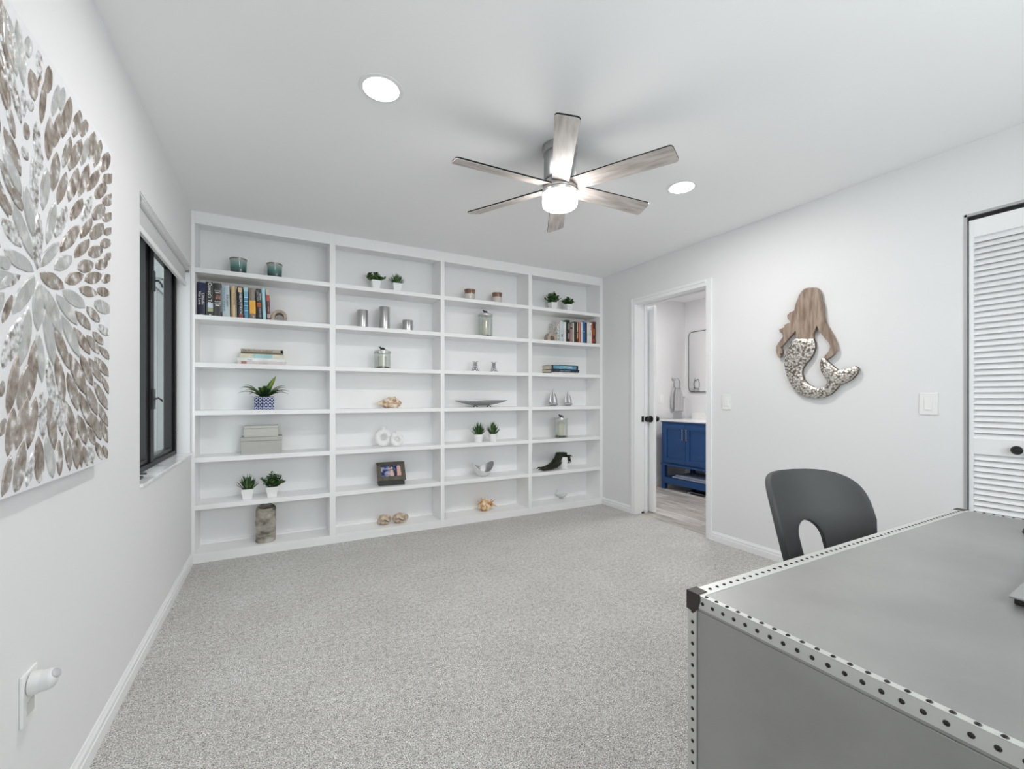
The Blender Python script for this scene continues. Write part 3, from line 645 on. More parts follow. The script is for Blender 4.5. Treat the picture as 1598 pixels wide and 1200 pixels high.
g = G(); g.M = Matrix.Translation((.0435, 0, .0135)) @ Matrix.Rotation(R(48), 4, 'Y')
g.lathe([(.0001, .0035), (.0095, .003), (.0112, .0015), (.012, 0), (.012, -.004)], 28, sx=1.0, sy=1.25); g.build('lens', mat('lens grey', (.52, .52, .53), .3, bump=.05), nl, smooth=60)

# ================================================================== BATHROOM THINGS
BLU = mat('navy cabinet paint', (.010, .062, .20), .45, bump=.02)
VX, VX1, VY0, VY1 = 4.28, 4.855, 3.21, 3.97
van = thing('vanity_cabinet', 'navy blue two-door bathroom vanity with an open lower shelf', 'vanity', (VX, VY0, 0))
VW, VD = VY1-VY0, VX1-VX
for x in (0.002, VD-.05):
    for y in (0, VW-.05): G().box(x, x+.048, y, y+.05, 0, .30).build('leg', BLU, van, bevel=.002)
body = G().box(.004, VD, .004, VW-.004, .325, .835).build('cabinet_body', BLU, van, bevel=.002)
G().box(-.010, VD, -.008, VW+.008, .300, .325).build('moulding', BLU, van, bevel=.003)
G().box(-.006, VD, -.004, VW+.004, .835, .850).build('moulding', BLU, van, bevel=.003)
G().box(.012, VD-.01, .05, VW-.05, .135, .150).build('lower_shelf', BLU, van)
G().box(.004, .024, .05, VW-.05, .075, .150).build('shelf_rail', BLU, van, bevel=.002)
G().box(.05, VD-.05, 0.006, .022, .09, .150).build('shelf_rail', BLU, van, bevel=.002)
G().box(.05, VD-.05, VW-.022, VW-.006, .09, .150).build('shelf_rail', BLU, van, bevel=.002)
for y0, y1, hy in ((.045, VW/2-.002, VW/2-.028), (VW/2+.002, VW-.045, VW/2+.028)):
    g = G(); a, b = .345, .815; f = .055
    g.box(-.014, .004, y0, y0+f, a, b); g.box(-.014, .004, y1-f, y1, a, b); g.box(-.014, .004, y0+f, y1-f, a, a+f); g.box(-.014, .004, y0+f, y1-f, b-f, b)
    g.box(-.004, .004, y0+f, y1-f, a+f, b-f)
    dr = g.build('door', BLU, van)
    g = G(); g.cyl((-.034, hy, .63), (-.034, hy, .77), .005, 10); g.cyl((-.034, hy, .65), (-.014, hy, .65), .004, 8); g.cyl((-.034, hy, .75), (-.014, hy, .75), .004, 8)
    g.build('handle', CHROME, dr, smooth=40)
ct = G().box(-.016, VD+.012, -.012, VW+.012, .850, .868).build('countertop', mat('white quartz', (.85, .85, .85), .2, var=(.80, .80, .81), bump=.01), van, bevel=.003)
G().box(VD-.004, VD+.012, -.012, VW+.012, .868, .95).build('backsplash', mat('white quartz', (.85, .85, .85), .2), van)
fc = thing('faucet', 'chrome faucet at the back of the white bathroom countertop', 'faucet', (4.76, 3.59, .8686))
g = G(); g.lathe([(.0001, 0), (.026, 0), (.026, .006), (.018, .010), (.017, .10), (.0001, .10)], 20); g.tube([(0, 0, .085), (-.05, 0, .098), (-.11, 0, .092), (-.125, 0, .075)], .011, 10); g.build('body', CHROME, fc, smooth=50)
G().box(-.06, .01, -.008, .008, .102, .112).build('lever', CHROME, fc, bevel=.003)
# mirror
mr = thing('wall_mirror', 'round-cornered bathroom mirror with a thin dark metal frame', 'mirror', (BX1, 3.665, 1.62))
def rrect(w_, h_, r, n=6):
    pts = []
    for cx_, cy_, a0 in ((w_/2-r, h_/2-r, 0), (-w_/2+r, h_/2-r, 90), (-w_/2+r, -h_/2+r, 180), (w_/2-r, -h_/2+r, 270)):
        for i in range(n+1): a = R(a0+90*i/n); pts.append((cx_+r*math.cos(a), cy_+r*math.sin(a)))
    return pts
MR = mat('mirror glass', (.93, .94, .94), .01, 1, bump=.0005)
G().prism(rrect(.72, .79, .05), -.018, -.002, 'x').build('glass', MR, mr)
G().tube([(-.016, a, b) for a, b in rrect(.725, .795, .052)], .006, 8, close=True).build('frame', mat('gunmetal', (.16, .16, .17), .3, .8, bump=.02), mr, smooth=50)
# towel ring and towel
tr = thing('towel_ring', 'chrome towel ring on the bathroom wall left of the mirror', 'towel ring', (4.625, BY1, 1.395))
g = G(); g.M = Matrix.Rotation(PI/2, 4, 'X'); g.lathe([(.0001, 0), (.024, 0), (.024, .008), (.010, .012), (.009, .045), (.012, .055), (.0001, .058)], 20); g.build('mount', CHROME, tr, smooth=40)
g = G(); g.tube([(.055*math.sin(a)+.035, -.045, -.068+.073*math.cos(a)) for a in [2*PI*i/32 for i in range(32)]], .0045, 8, close=True); g.build('ring', mat('ring steel', (.30, .30, .31), .3, .9, bump=.02), tr, smooth=60)
tw = thing('hand_towel', 'grey hand towel hanging through the chrome towel ring', 'towel', (4.665, BY1-.045, 1.272))
TWM = mat('grey towel', (.48, .48, .49), .95, bump=.5, bscale=300)
g = G(); n = 16
for s2, y, z1, w_ in ((1, -.016, -.315, .085), (-1, .014, -.285, .082)):
    vs = []
    for j in range(13):
        v = j/12
        for i in range(n+1):
            u = -1+2*i/n; ww = (.045+(w_-.045)*min(1, v*2.2))
            vs.append((u*ww*.95 + (.01 if s2 > 0 else -.022), y*(.3+.7*min(1, v*4)) - .004*math.sin(u*7+v*2)*(1-.4*v), z1*v - 0*(1-v)))
    g.add(vs, [(j*(n+1)+i, j*(n+1)+i+1, (j+1)*(n+1)+i+1, (j+1)*(n+1)+i) for j in range(12) for i in range(n)])
vs = [(u*.045, .010*math.cos(a)*1.0-.001, .008*math.sin(a)) for a in [PI*i/6 for i in range(7)] for u in (-1, -.5, 0, .5, 1)]
g.add(vs, [(j*5+i, j*5+i+1, (j+1)*5+i+1, (j+1)*5+i) for j in range(6) for i in range(4)])
g.build('cloth', TWM, tw, smooth=180, solid=.006)
hk = thing('wall_hook', 'small round chrome hook on the bathroom wall beside the mirror', 'hook', (4.80, BY1, 1.15))
g = G(); g.M = Matrix.Rotation(PI/2, 4, 'X'); g.lathe([(.0001, 0), (.020, 0), (.020, .006), (.008, .009), (.008, .03), (.016, .034), (.014, .042), (.0001, .043)], 18); g.build('knob', CHROME, hk, smooth=40)
pl = thing('bathroom_outlet', 'white outlet plate on the bathroom wall behind the open door', 'outlet', (4.42, BY1, 1.13))
G().box(-.036, .036, -.006, 0, -.058, .058).build('plate', PLT, pl, bevel=.002)
G().box(-.016, .016, -.008, -.006, -.03, .03).build('socket', PLT, pl, bevel=.0008)
rg = thing('folded_bath_mat', 'blue and white patterned bath mat folded on the vanity shelf', 'bath mat', (VX+.03, VY0+.06, .1506))
BMM = mat('bath mat weave', (.40, .46, .58), .9, var=[(.16, .22, .36), (.62, .66, .74)], scale=90, bump=.5, kind='checker', bscale=90)
G().box(0, .36, 0, .56, 0, .022).build('layer', BMM, rg, bevel=.008); G().box(.01, .36, .02, .52, .0225, .042).build('layer', BMM, rg, bevel=.008)
bs = thing('bathroom_scale', 'glass bathroom scale on the floor under the vanity', 'scale', (VX+.02, 3.32, 0))
g = G()
for x, y in ((.03, .03), (.27, .03), (.03, .27), (.27, .27)): g.cyl((x, y, 0), (x, y, .018), .016, 14)
g.build('feet', CHROME, bs, smooth=40)
G().box(0, .30, 0, .30, .018, .025).build('platform', mat('dark glass', (.03, .035, .04), .08, bump=.01), bs, bevel=.002)
G().box(-.001, .03, .06, .24, .0252, .028).build('sensor_bar', CHROME, bs)

# ================================================================== SHELF THINGS
S1, S2, S3, S4, S5, S6, S7 = [z+.0004 for z in SZ]
PAPER = mat('book pages', (.74, .68, .56), .9, var=(.60, .54, .44), scale=4, stretch=(1, 1, 60), bump=.2, bscale=200)
INKW = mat('white ink', (.85, .85, .84), .6, bump=.01); INKB = mat('black ink', (.02, .02, .02), .6, bump=.01)
def cmat(c, v=None):
    nm = 'cover %.2f %.2f %.2f' % c
    return mat(nm, c, .35, var=v or tuple(min(1, x*1.25+.01) for x in c), scale=14, bump=.03, bscale=150)
def book(label, X, Y, Z, th, ht, dp, col, var=None, lean=0, titles=(), patches=(), group=None, flat=False, cover=None):
    """upright book; spine faces -Y; origin = lower left front corner of the spine"""
    t = thing('book', label, 'book', (X, Y, Z), 0, group)
    m = cover or cmat(col, var); c_ = .0022
    g = G(); g.box(0, c_, 0, dp, 0, ht); g.box(th-c_, th, 0, dp, 0, ht)
    n = 6; prof = [(c_, .0)] ; 
    pts = [(0, .001)] + [(th*i/n, -.003*math.sin(PI*i/n)) for i in range(n+1)] + [(th, .001), (th-c_, .0035), (c_, .0035)]
    g.prism(pts, 0, ht, 'z'); g.build('cover', m, t)
    G().box(c_, th-c_, .0035, dp-.004, .003, ht-.003).build('page_block', PAPER, t)
    for (s, z, x, size, ink, up) in titles:
        # reading downwards when up is False
        Mx = Matrix.Translation((x, -.0038, z)) @ Matrix(((0, 1, 0, 0), (0, 0, -1, 0), (-1, 0, 0, 0), (0, 0, 0, 1))) if not up else Matrix.Translation((x, -.0038, z)) @ Matrix(((1, 0, 0, 0), (0, 0, -1, 0), (0, 1, 0, 0), (0, 0, 0, 1)))
        text('title', s, size, ink, t, Mx)
    for (x0, x1, z0, z1, pm) in patches:
        G().box(x0, x1, -.0036, -.001, z0, z1).build('spine_band', pm, t)
    if flat:
        t.rotation_euler = (0, R(-90), 0)
    elif lean: t.rotation_euler = (0, R(lean), 0)
    return t
gl_ = 'upright books on the window side shelf'
ORG = cmat((.85, .38, .04), (.95, .62, .10)); WHT = cmat((.80, .80, .79)); RED = cmat((.50, .05, .03)); PHO = mat('portrait', (.35, .18, .12), .4, var=[(.02, .02, .02), (.30, .12, .08), (.75, .55, .45)], scale=45, bump=.01)
SKY = cmat((.42, .55, .66), (.62, .72, .80)); GRN = cmat((.33, .36, .20))
YBK = 3.755
spec = [  # x, thickness, height, colour, label, titles, patches
 (-.5085, .050, .239, (.006, .008, .03), 'dark navy book with two lines of white lettering, nearest the window', [('Vital Lore', .128, .016, .024, INKW, 0), ('Untruths', .122, .034, .022, INKW, 0), ('PRESS', .012, .025, .008, INKW, 1)], [(.016, .050, .17, .238, cmat((.010, .016, .06)))]),
 (-.457, .047, .247, (.012, .012, .013), "black book with tall white title and a green and blue spine picture", [("Oswald's Tale", .158, .024, .030, INKW, 0)], [(.010, .042, .062, .098, SKY), (.010, .042, .036, .060, GRN), (.018, .030, .012, .018, WHT)]),
 (-.4085, .046, .245, (.035, .034, .034), 'black and grey book with a small round portrait on the spine', [('KING', .188, .022, .015, INKW, 1), ('BLACK', .112, .022, .012, INKW, 1), ('HOUSE', .097, .022, .012, INKW, 1)], [(.008, .036, .130, .172, PHO), (.008, .036, .174, .178, WHT), (.008, .034, .083, .089, WHT), (.040, .046, .04, .21, cmat((.25, .25, .25)))]),
 (-.3605, .049, .236, (.42, .48, .50), 'pale grey-blue book with blue and black lettering', [('The Sound of Islands', .135, .013, .021, cmat((.05, .28, .45)), 0), ('Erik Larsen', .125, .033, .019, INKB, 0)], []),
 (-.306, .034, .236, (.45, .30, .15), 'tan and brown book with faded lettering between the pale and black ones', [('THE GRIFTERS', .14, .018, .014, cmat((.20, .10, .04)), 0)], [(.010, .024, .01, .233, cmat((.62, .48, .28))), (.026, .034, .0, .236, cmat((.30, .26, .22)))]),
 (-.268, .038, .236, (.012, .012, .016), 'black book with an orange moon and white capital lettering', [('JAMES PATTERSON', .118, .020, .0195, INKW, 0)], [(.006, .030, .195, .228, cmat((.60, .33, .15), (.85, .62, .38))), (.010, .034, .006, .035, cmat((.20, .02, .015), (.42, .14, .10)))]),
 (-.2265, .028, .234, (.06, .26, .42), 'slim blue banded book between the black and the orange ones', [], [(0.002, .026, .205, .232, cmat((.40, .62, .68))), (.002, .026, .158, .163, WHT), (.002, .026, .130, .134, WHT), (.002, .026, .098, .102, WHT), (.002, .026, .062, .065, WHT), (.002, .026, .166, .204, cmat((.20, .45, .58)))]),
 (-.1955, .044, .234, (.19, .15, .12), 'grey-brown book with a flame orange lower spine', [('DARKNESS', .178, .024, .018, cmat((.42, .38, .33)), 0), ('FALLEN', .062, .020, .020, cmat((.70, .16, .03)), 0), ('IN', .022, .026, .016, INKW, 0)], [(.004, .042, .045, .142, ORG)]),
 (-.1485, .036, .234, (.012, .012, .022), 'black and navy book with silver lettering and a red spine picture', [('LINCOLN', .182, .010, .018, cmat((.45, .45, .46)), 0), ('RHYME', .175, .026, .015, INKW, 0), ('DEAVER', .055, .022, .018, cmat((.45, .45, .40)), 0)], [(.004, .032, .098, .128, cmat((.35, .05, .02), (.75, .25, .06)))]),
 (-.1105, .024, .240, (.34, .62, .70), 'slim pale turquoise book', [], []),
 (-.0845, .026, .240, (.10, .03, .035), 'red and black paperback next to the wooden bookend', [('GONE', .09, .013, .014, cmat((.55, .40, .38)), 0)], [(.002, .024, .150, .190, cmat((.45, .08, .06))), (.002, .024, .193, .238, cmat((.55, .50, .45))), (.003, .024, .02, .052, cmat((.45, .35, .33)))]),
]
for i, (x, th, ht, col, lab, tt, pt) in enumerate(spec):
    book(lab, x+.001+i*.0006, YBK, S2+.0005, th-.003, ht, .155, col, lean=-(.3+.20*i) if i else 0, titles=tt, patches=pt, group=gl_)

OAK = mat('pale wood bookend', (.42, .35, .27), .55, var=[(.34, .275, .21), (.50, .42, .34)], scale=7, stretch=(8, 1, 8), bump=.08)
def arch(Ro, Ri, leg, n=20):
    pts = [(-Ro, 0)] + [(-Ro*math.cos(PI*i/n), leg+Ro*math.sin(PI*i/n)) for i in range(n+1)] + [(Ro, 0), (Ri, 0)] + [(Ri*math.cos(PI*i/n), leg+Ri*math.sin(PI*i/n)) for i in range(n+1)] + [(-Ri, 0)]
    return pts
be = thing('bookend', 'pale wooden arch bookend at the end of the window side book row', 'bookend', (.004, 3.81, S2))
G().prism(arch(.054, .031, .038), -.055, .055, 'y').build('arch', OAK, be, bevel=.002)
be2 = thing('bookend', 'pale wooden arch bookend in the doorway side book row', 'bookend', (2.466, 3.76, S2))
G().prism(arch(.058, .026, .030), -.035, .035, 'y').build('arch', OAK, be2, bevel=.002)

# right hand book row
gr_ = 'upright books on the doorway side shelf'
ILL = mat('patterned cover', (.62, .65, .62), .4, var=[(.62, .08, .05), (.66, .68, .66), (.70, .72, .70), (.18, .26, .18), (.66, .68, .66)], scale=38, detail=2, bump=.01, varpos=(.32, .68))
specR = [
 (2.541, .030, .204, (.60, .64, .62), 'large book with a floral patterned cover facing the bookend', [], [], ILL),
 (2.573, .047, .218, (.50, .58, .62), 'thick pale blue book beside the floral one', [], [(.020, .034, .055, .085, cmat((.12, .12, .16)))], None),
 (2.622, .032, .212, (.66, .64, .60), 'cream spined book left of the tall black one', [], [], None),
 (2.656, .047, .236, (.010, .010, .012), 'tall black book with a white upper stripe on its spine', [('ROWAN', .17, .030, .018, INKW, 0)], [(.020, .040, .04, .10, cmat((.30, .22, .27)))], None),
 (2.705, .034, .176, (.36, .22, .18), 'short pinkish brown book with a dark top band', [], [(.002, .030, .145, .165, cmat((.04, .03, .03)))], None),
 (2.741, .015, .212, (.72, .68, .64), 'thin cream book right of the short brown one', [], [], None),
 (2.758, .031, .226, (.014, .022, .010), 'black-green book between the thin cream and dark red ones', [], [], None),
 (2.791, .024, .226, (.16, .012, .010), 'dark red book with a cream upper stripe', [], [(.003, .012, .12, .22, cmat((.66, .62, .52))), (.004, .014, .05, .11, cmat((.55, .45, .20)))], None),
 (2.817, .025, .224, (.62, .20, .14), 'salmon red book beside the dark red one', [], [(.014, .024, .0, .222, cmat((.40, .10, .06)))], None),
 (2.844, .028, .228, (.52, .58, .64), 'pale blue-grey book left of the bright blue one', [], [], None),
 (2.874, .026, .238, (.02, .14, .36), 'bright blue book in the doorway side row', [], [(.004, .022, .125, .130, cmat((.5, .6, .7)))], None),
 (2.901, .027, .226, (.012, .016, .028), 'dark navy book right of the bright blue one', [], [], None),
 (2.929, .034, .232, (.70, .69, .70), 'white book right of the dark navy one', [], [], None),
 (2.964, .028, .230, (.74, .73, .68), 'white book with small coloured printing beside the red one', [], [(.012, .020, .15, .21, cmat((.30, .10, .10))), (.004, .012, .09, .14, cmat((.30, .55, .35)))], None),
 (2.993, .016, .236, (.50, .06, .03), 'slim red book near the end of the doorway side row', [], [], None),
 (3.010, .034, .246, (.055, .020, .012), 'dark brown book against the bookcase side', [], [(.003, .016, .10, .17, cmat((.55, .24, .05))), (.003, .018, .03, .06, cmat((.35, .08, .06)))], None),
]
for x, th, ht, col, lab, tt, pt, cv in specR:
    book(lab, x, YBK-.005, S2+.0003, th-.0012, ht, .160, col, titles=tt, patches=pt, group=gr_, cover=cv)

# horizontal stack, window side, shelf 3 (bottom to top)
def flatbook(label, X0, X1, Y, Z, th, dp, col, group, titles=(), patches=(), var=None):
    L = X1-X0
    t = thing('book', label, 'book', (X0, Y, Z), 0, group)
    m = cmat(col, var); c_ = .002
    g = G(); g.box(0, L, 0, dp, 0, c_); g.box(0, L, 0, dp, th-c_, th); g.box(0, L, -.002, .003, 0, th); g.build('cover', m, t)
    G().box(.003, L-.003, .003, dp-.003, c_, th-c_).build('page_block', PAPER, t)
    for s, x, z, size, ink in titles:
        text('title', s, size, ink, t, Matrix.Translation((x, -.0024, z)) @ Matrix.Rotation(PI/2, 4, 'X'))
    for x0, x1, z0, z1, pm in patches: G().box(x0, x1, -.0026, 0, z0, z1).build('spine_band', pm, t)
    return t
ga = 'flat stack of cookbooks'
z = S3
flatbook('pale pink spined book lying at the bottom of the stack of four', -.262, .046, 3.745, z, .025, .172, (.60, .53, .52), ga, [('Feast & Gather', .14, .012, .016, cmat((.40, .33, .33)))], [(.02, .055, .003, .022, cmat((.30, .10, .07), (.60, .35, .28)))]); z += .0254
flatbook('white book second from the bottom of the stack of four', -.268, .050, 3.742, z, .022, .172, (.70, .71, .71), ga, [('Simply', .08, .011, .013, cmat((.14, .18, .38)))]); z += .0224
flatbook('cream and aqua book second from the top of the stack of four', -.250, .036, 3.748, z, .032, .172, (.62, .60, .48), ga, [('THE TASTE OF HOME', .14, .016, .014, cmat((.30, .40, .40)))], [(.085, .21, .001, .031, cmat((.34, .55, .55)))]); z += .0324
flatbook('brown patterned book lying on top of the stack of four', -.245, .030, 3.750, z, .035, .172, (.13, .085, .045), ga, [('The Art Forest outlined', .105, .022, .020, INKB)], [(.0, .275, .014, .034, cmat((.36, .32, .26))), (.258, .274, .0, .033, cmat((.12, .12, .115)))])
# small stack of three, doorway side
gb = 'flat stack of three dark books'
def place_rot(o, ang): o.rotation_euler = (0, 0, R(ang))
z = S3
o = flatbook('cream book at the bottom of the stack of three dark books', 2.470, 2.800, 3.742, z, .018, .172, (.60, .58, .50), gb); z += .0184
o = flatbook('black and navy book in the middle of the stack of three', 2.462, 2.815, 3.738, z, .028, .178, (.012, .022, .05), gb, [('GREAT BRITAIN', .17, .013, .018, cmat((.20, .38, .50)))]); z += .0284
o = flatbook('blue spined book on top of the stack of three', 2.466, 2.800, 3.738, z, .045, .178, (.012, .014, .02), gb, [('OCEAN', .20, .022, .032, cmat((.55, .60, .60)))], [(.02, .31, .005, .038, cmat((.05, .22, .36), (.18, .42, .54)))])

# ---- candles in glass jars (top shelves)
def jar_candle(name, label, X, Y, Z, r, h, cols, lidm, wax, group):
    t = thing(name, label, 'candle', (X, Y, Z), 0, group)
    G().lathe([(.0001, 0), (r*.93, 0), (r*.95, .004), (r, h-.012), (r, h-.010), (r*.985, h-.010), (r*.93, .006), (.0001, .006)], 28).build('glass_jar', cols, t, smooth=50)
    G().lathe([(.0001, .007), (r*.91, .007), (r*.93, h*.55), (.0001, h*.55)], 24).build('wax', wax, t, smooth=50)
    G().lathe([(.0001, h-.0095), (r*1.05, h-.0095), (r*1.07, h-.006), (r*1.05, h-.001), (r*.9, h), (.0001, h)], 28).build('lid', lidm, t, smooth=40)
    G().cyl((0, 0, h*.55), (0, 0, h*.62), .0015, 6).build('wick', INKB, t)
    return t
TEAL = mat('teal glaze', (.10, .22, .20), .12, var=[(.03, .045, .05), (.07, .20, .17), (.30, .42, .40)], scale=.0, bump=.01, coat=.4)
def vgrad(name, stops, rough=.15, h=.12, coat=.5):
    m = mat(name, stops[0][1], rough, coat=coat); nt = m.node_tree; b = nt.nodes['Principled BSDF']
    tc = nt.nodes['Texture Coordinate']; sx = nt.nodes.new('ShaderNodeSeparateXYZ'); nt.links.new(tc.outputs['Object'], sx.inputs[0])
    mr_ = nt.nodes.new('ShaderNodeMapRange'); mr_.inputs['From Max'].default_value = h; nt.links.new(sx.outputs['Z'], mr_.inputs['Value'])
    rp = nt.nodes.new('ShaderNodeValToRGB'); e = rp.color_ramp.elements
    e[0].position, e[0].color = stops[0][0], (*stops[0][1], 1); e[1].position, e[1].color = stops[-1][0], (*stops[-1][1], 1)
    for p, c in stops[1:-1]: q = e.new(p); q.color = (*c, 1)
    nt.links.new(mr_.outputs[0], rp.inputs[0]); nt.links.new(rp.outputs[0], b.inputs['Base Color']); return m
TEALM = vgrad('teal fading glass', [(0, (.02, .03, .035)), (.25, (.03, .07, .07)), (.5, (.06, .19, .16)), (.85, (.30, .40, .38)), (1, (.42, .46, .45))])
BRNM = vgrad('cream and brown glass', [(0, (.62, .56, .52)), (.55, (.66, .60, .56)), (.60, (.20, .11, .075)), (1, (.17, .09, .06))])
LIDS = mat('dark silver lid', (.30, .28, .26), .25, 1, bump=.02); WAXG = mat('green wax', (.12, .25, .22), .6, bump=.02); WAXC = mat('cream wax', (.72, .68, .58), .6, bump=.02)
gc = 'teal jar candles'
jar_candle('jar_candle', 'teal glass jar candle nearest the window on the top shelf', -.263, 3.80, S1, .054, .124, TEALM, LIDS, WAXG, gc)
jar_candle('jar_candle', 'teal glass jar candle further from the window on the top shelf', -.028, 3.80, S1, .052, .121, TEALM, LIDS, WAXG, gc)
gc = 'brown and cream jar candles'
jar_candle('jar_candle', 'brown and cream jar candle above the tall lantern, window side', 1.587, 3.80, S1, .050, .112, BRNM, mat('copper lid', (.34, .20, .14), .3, .9, bump=.02), WAXC, gc)
jar_candle('jar_candle', 'brown and cream jar candle on the doorway side of its pair', 1.872, 3.80, S1, .048, .113, BRNM, mat('copper lid', (.34, .20, .14)), WAXC, gc)

# ---- small potted plants
LEAF = [mat('leaf %d' % i, c, .45, var=tuple(x*.55 for x in c), scale=40, bump=.05) for i, c in enumerate([(.060, .17, .03), (.035, .11, .03), (.15, .25, .07), (.10, .10, .13)])]
SOIL = mat('soil', (.03, .022, .016), .95, bump=.5)
def leafg(g, base, d, L, W, curve=.3, up=Vector((0, 0, 1)), n=4):
    d = d.normalized(); side = d.cross(up)
    if side.length < .05: side = d.cross(Vector((1, 0, 0)))
    side.normalize(); nrm = side.cross(d).normalized(); vs = []; fs = []
    for i in range(n+1):
        t = i/n; c_ = Vector(base) + d*L*t - nrm*L*curve*t*t*-1*0 + Vector((0, 0, -1))*(L*curve*t*t)
        ww = W*math.sin(PI*min(1, t*.93+.07))**.8
        vs += [tuple(c_-side*ww), tuple(c_+nrm*ww*-.35), tuple(c_+side*ww)]
    for i in range(n):
        for k in range(2): a = i*3+k; fs.append((a, a+1, a+4, a+3))
    g.add(vs, fs)
def small_plant(label, X, Y, Z, potw, poth, folw, folh, style, seed, group, roundpot=False):
    rnd = random.Random(seed)
    t = thing('potted_plant', label, 'plant', (X, Y, Z), 0, group)
    FS = 1.0
    g = G(); a, b = potw*.36, potw*.5
    if roundpot: g.lathe([(.0001, 0), (a, 0), (b, poth), (b*.9, poth), (b*.86, poth-.008), (.0001, poth-.008)], 28)
    else:
        g.add([(-a, -a, 0), (a, -a, 0), (a, a, 0), (-a, a, 0), (-b, -b, poth), (b, -b, poth), (b, b, poth), (-b, b, poth)] + [(-b*.86, -b*.86, poth), (b*.86, -b*.86, poth), (b*.86, b*.86, poth), (-b*.86, b*.86, poth)] + [(-b*.84, -b*.84, poth-.01), (b*.84, -b*.84, poth-.01), (b*.84, b*.84, poth-.01), (-b*.84, b*.84, poth-.01)],
              [(0, 3, 2, 1), (0, 1, 5, 4), (1, 2, 6, 5), (2, 3, 7, 6), (3, 0, 4, 7), (4, 5, 9, 8), (5, 6, 10, 9), (6, 7, 11, 10), (7, 4, 8, 11), (8, 9, 13, 12), (9, 10, 14, 13), (10, 11, 15, 14), (11, 8, 12, 15), (12, 13, 14, 15)])
    g.build('pot', WHITECER, t, smooth=40 if roundpot else None, bevel=0 if roundpot else .0015)
    G().cyl((0, 0, poth-.012), (0, 0, poth-.006), b*.82, 14).build('soil', SOIL, t)
    gs = [G() for _ in range(3)]; H_ = folh-poth
    nst = 60 if style == 'grass' else 44
    for k in range(nst*(2 if style == 'grass' else 1)):
        az = rnd.uniform(0, 2*PI); sp_ = rnd.random()**.75; L = H_*(1.10-.60*sp_*sp_)*rnd.uniform(.62, 1.06)
        d = Vector((math.cos(az)*sp_*folw*.46, math.sin(az)*sp_*folw*.36, L)); b0 = Vector((math.cos(az)*b*.55*sp_, math.sin(az)*b*.55*sp_, poth-.008))
        if style == 'grass':
            leafg(gs[rnd.choice((0, 1, 1, 2))], b0, d, d.length, .0050, .02, n=4)
        else:
            g2 = gs[1]; top = b0+d; g2.tube([b0, b0+d*.5, top], .0012, 4)
            for j in range(10):
                q = b0 + d*(.25+.75*j/10); a2 = rnd.uniform(0, 2*PI)
                leafg(gs[rnd.randrange(3) if style != 'sprig' or j < 7 else 1], q, Vector((math.cos(a2), math.sin(a2), rnd.uniform(.1, .9))), rnd.uniform(.017, .025), .0085, .06, n=3)
    for i, g2 in enumerate(gs):
        if g2.v:
            mm = [LEAF[0], LEAF[1], LEAF[2] if style != 'sprig' else LEAF[0]][i]
            f_ = g2.build('foliage', mm, t, smooth=180); f_['kind'] = 'stuff'
    return t
gp = 'small green plants in white pots'
small_plant('x', -.203, 3.762, S6, .080, .074, .135, .186, 'grass', 1, gp)['label'] = 'spiky green plant in a square white pot above the stone vase'
small_plant('round-leaved green plant in a square white pot above the stone vase', -.044, 3.762, S6, .082, .076, .140, .182, 'leafy', 2, gp)
small_plant('bright leafy plant above the steel cylinders, nearer the window', .726, 3.80, S1, .074, .088, .148, .165, 'leafy', 3, gp)
small_plant('dull grassy plant above the steel cylinders, nearer the doorway', .902, 3.80, S1, .078, .084, .135, .178, 'grass', 4, gp)
small_plant('plant in the wider round white pot above the wavy bowl, nearer the window', 1.653, 3.752, S5, .098, .073, .125, .192, 'grass', 5, gp, True)
small_plant('plant in the narrower round white pot above the wavy bowl, nearer the doorway', 1.806, 3.752, S5, .092, .073, .118, .194, 'grass', 6, gp, True)
small_plant('larger bushy green plant in a white pot above the doorway side books', 2.52, 3.80, S1, .075, .085, .168, .198, 'leafy', 7, gp)
small_plant('smaller bushy green plant in a white pot above the doorway side books', 2.715, 3.80, S1, .078, .085, .118, .176, 'leafy', 8, gp)

# ---- aloe in blue pot
al = thing('aloe_plant', 'broad-leaved green aloe plant in a square blue and white patterned pot', 'plant', (-.094, 3.765, S4))
BPT = mat('blue glaze', (.012, .03, .15), .2, var=(.02, .045, .19), scale=10, bump=.01, coat=.4)
a = .064; ph = .104
G().box(-a, a, -a, a, 0, ph-.008).build('pot', BPT, al, bevel=.003)
G().box(-a+.006, a-.006, -a+.006, a-.006, ph-.008, ph-.004).build('soil', SOIL, al)
RW = mat('white glaze', (.72, .74, .78), .3, bump=.01)
def ringmesh(r, w_):
    g = G(); n = 12; vs = []
    for i in range(n):
        an = 2*PI*i/n; ro = r/max(abs(math.cos(an)), abs(math.sin(an)))**.55
        for rr, yy in ((ro, -.0002), (ro, -.0014), (ro-w_, -.0014), (ro-w_, -.0002)): vs.append((rr*math.cos(an), yy, rr*math.sin(an)))
    fs = [(i*4+k, ((i+1) % n)*4+k, ((i+1) % n)*4+(k+1) % 4, i*4+(k+1) % 4) for i in range(n) for k in range(4)]
    return g.add(vs, fs).build('ring_motif', RW, mesh_only=True)
rm = ringmesh(.0098, .0032)
for face in range(2):
    for i in range(5):
        for j in range(4):
            u = -a+.0135+i*.0252; zz = .0125+j*.0240
            if face == 0: inst(rm, 'ring_motif', al, (u, -a, zz))
            else: inst(rm, 'ring_motif', al, (-a, u, zz), (0, 0, -PI/2))
rnd = random.Random(5)
AL = mat('aloe leaf', (.10, .20, .025), .4, var=[(.015, .055, .012), (.10, .19, .02), (.24, .30, .04)], scale=11, bump=.05)
AL2 = mat('aloe dark leaf', (.012, .05, .014), .4, var=[(.008, .03, .010), (.05, .13, .02)], scale=11, bump=.05)
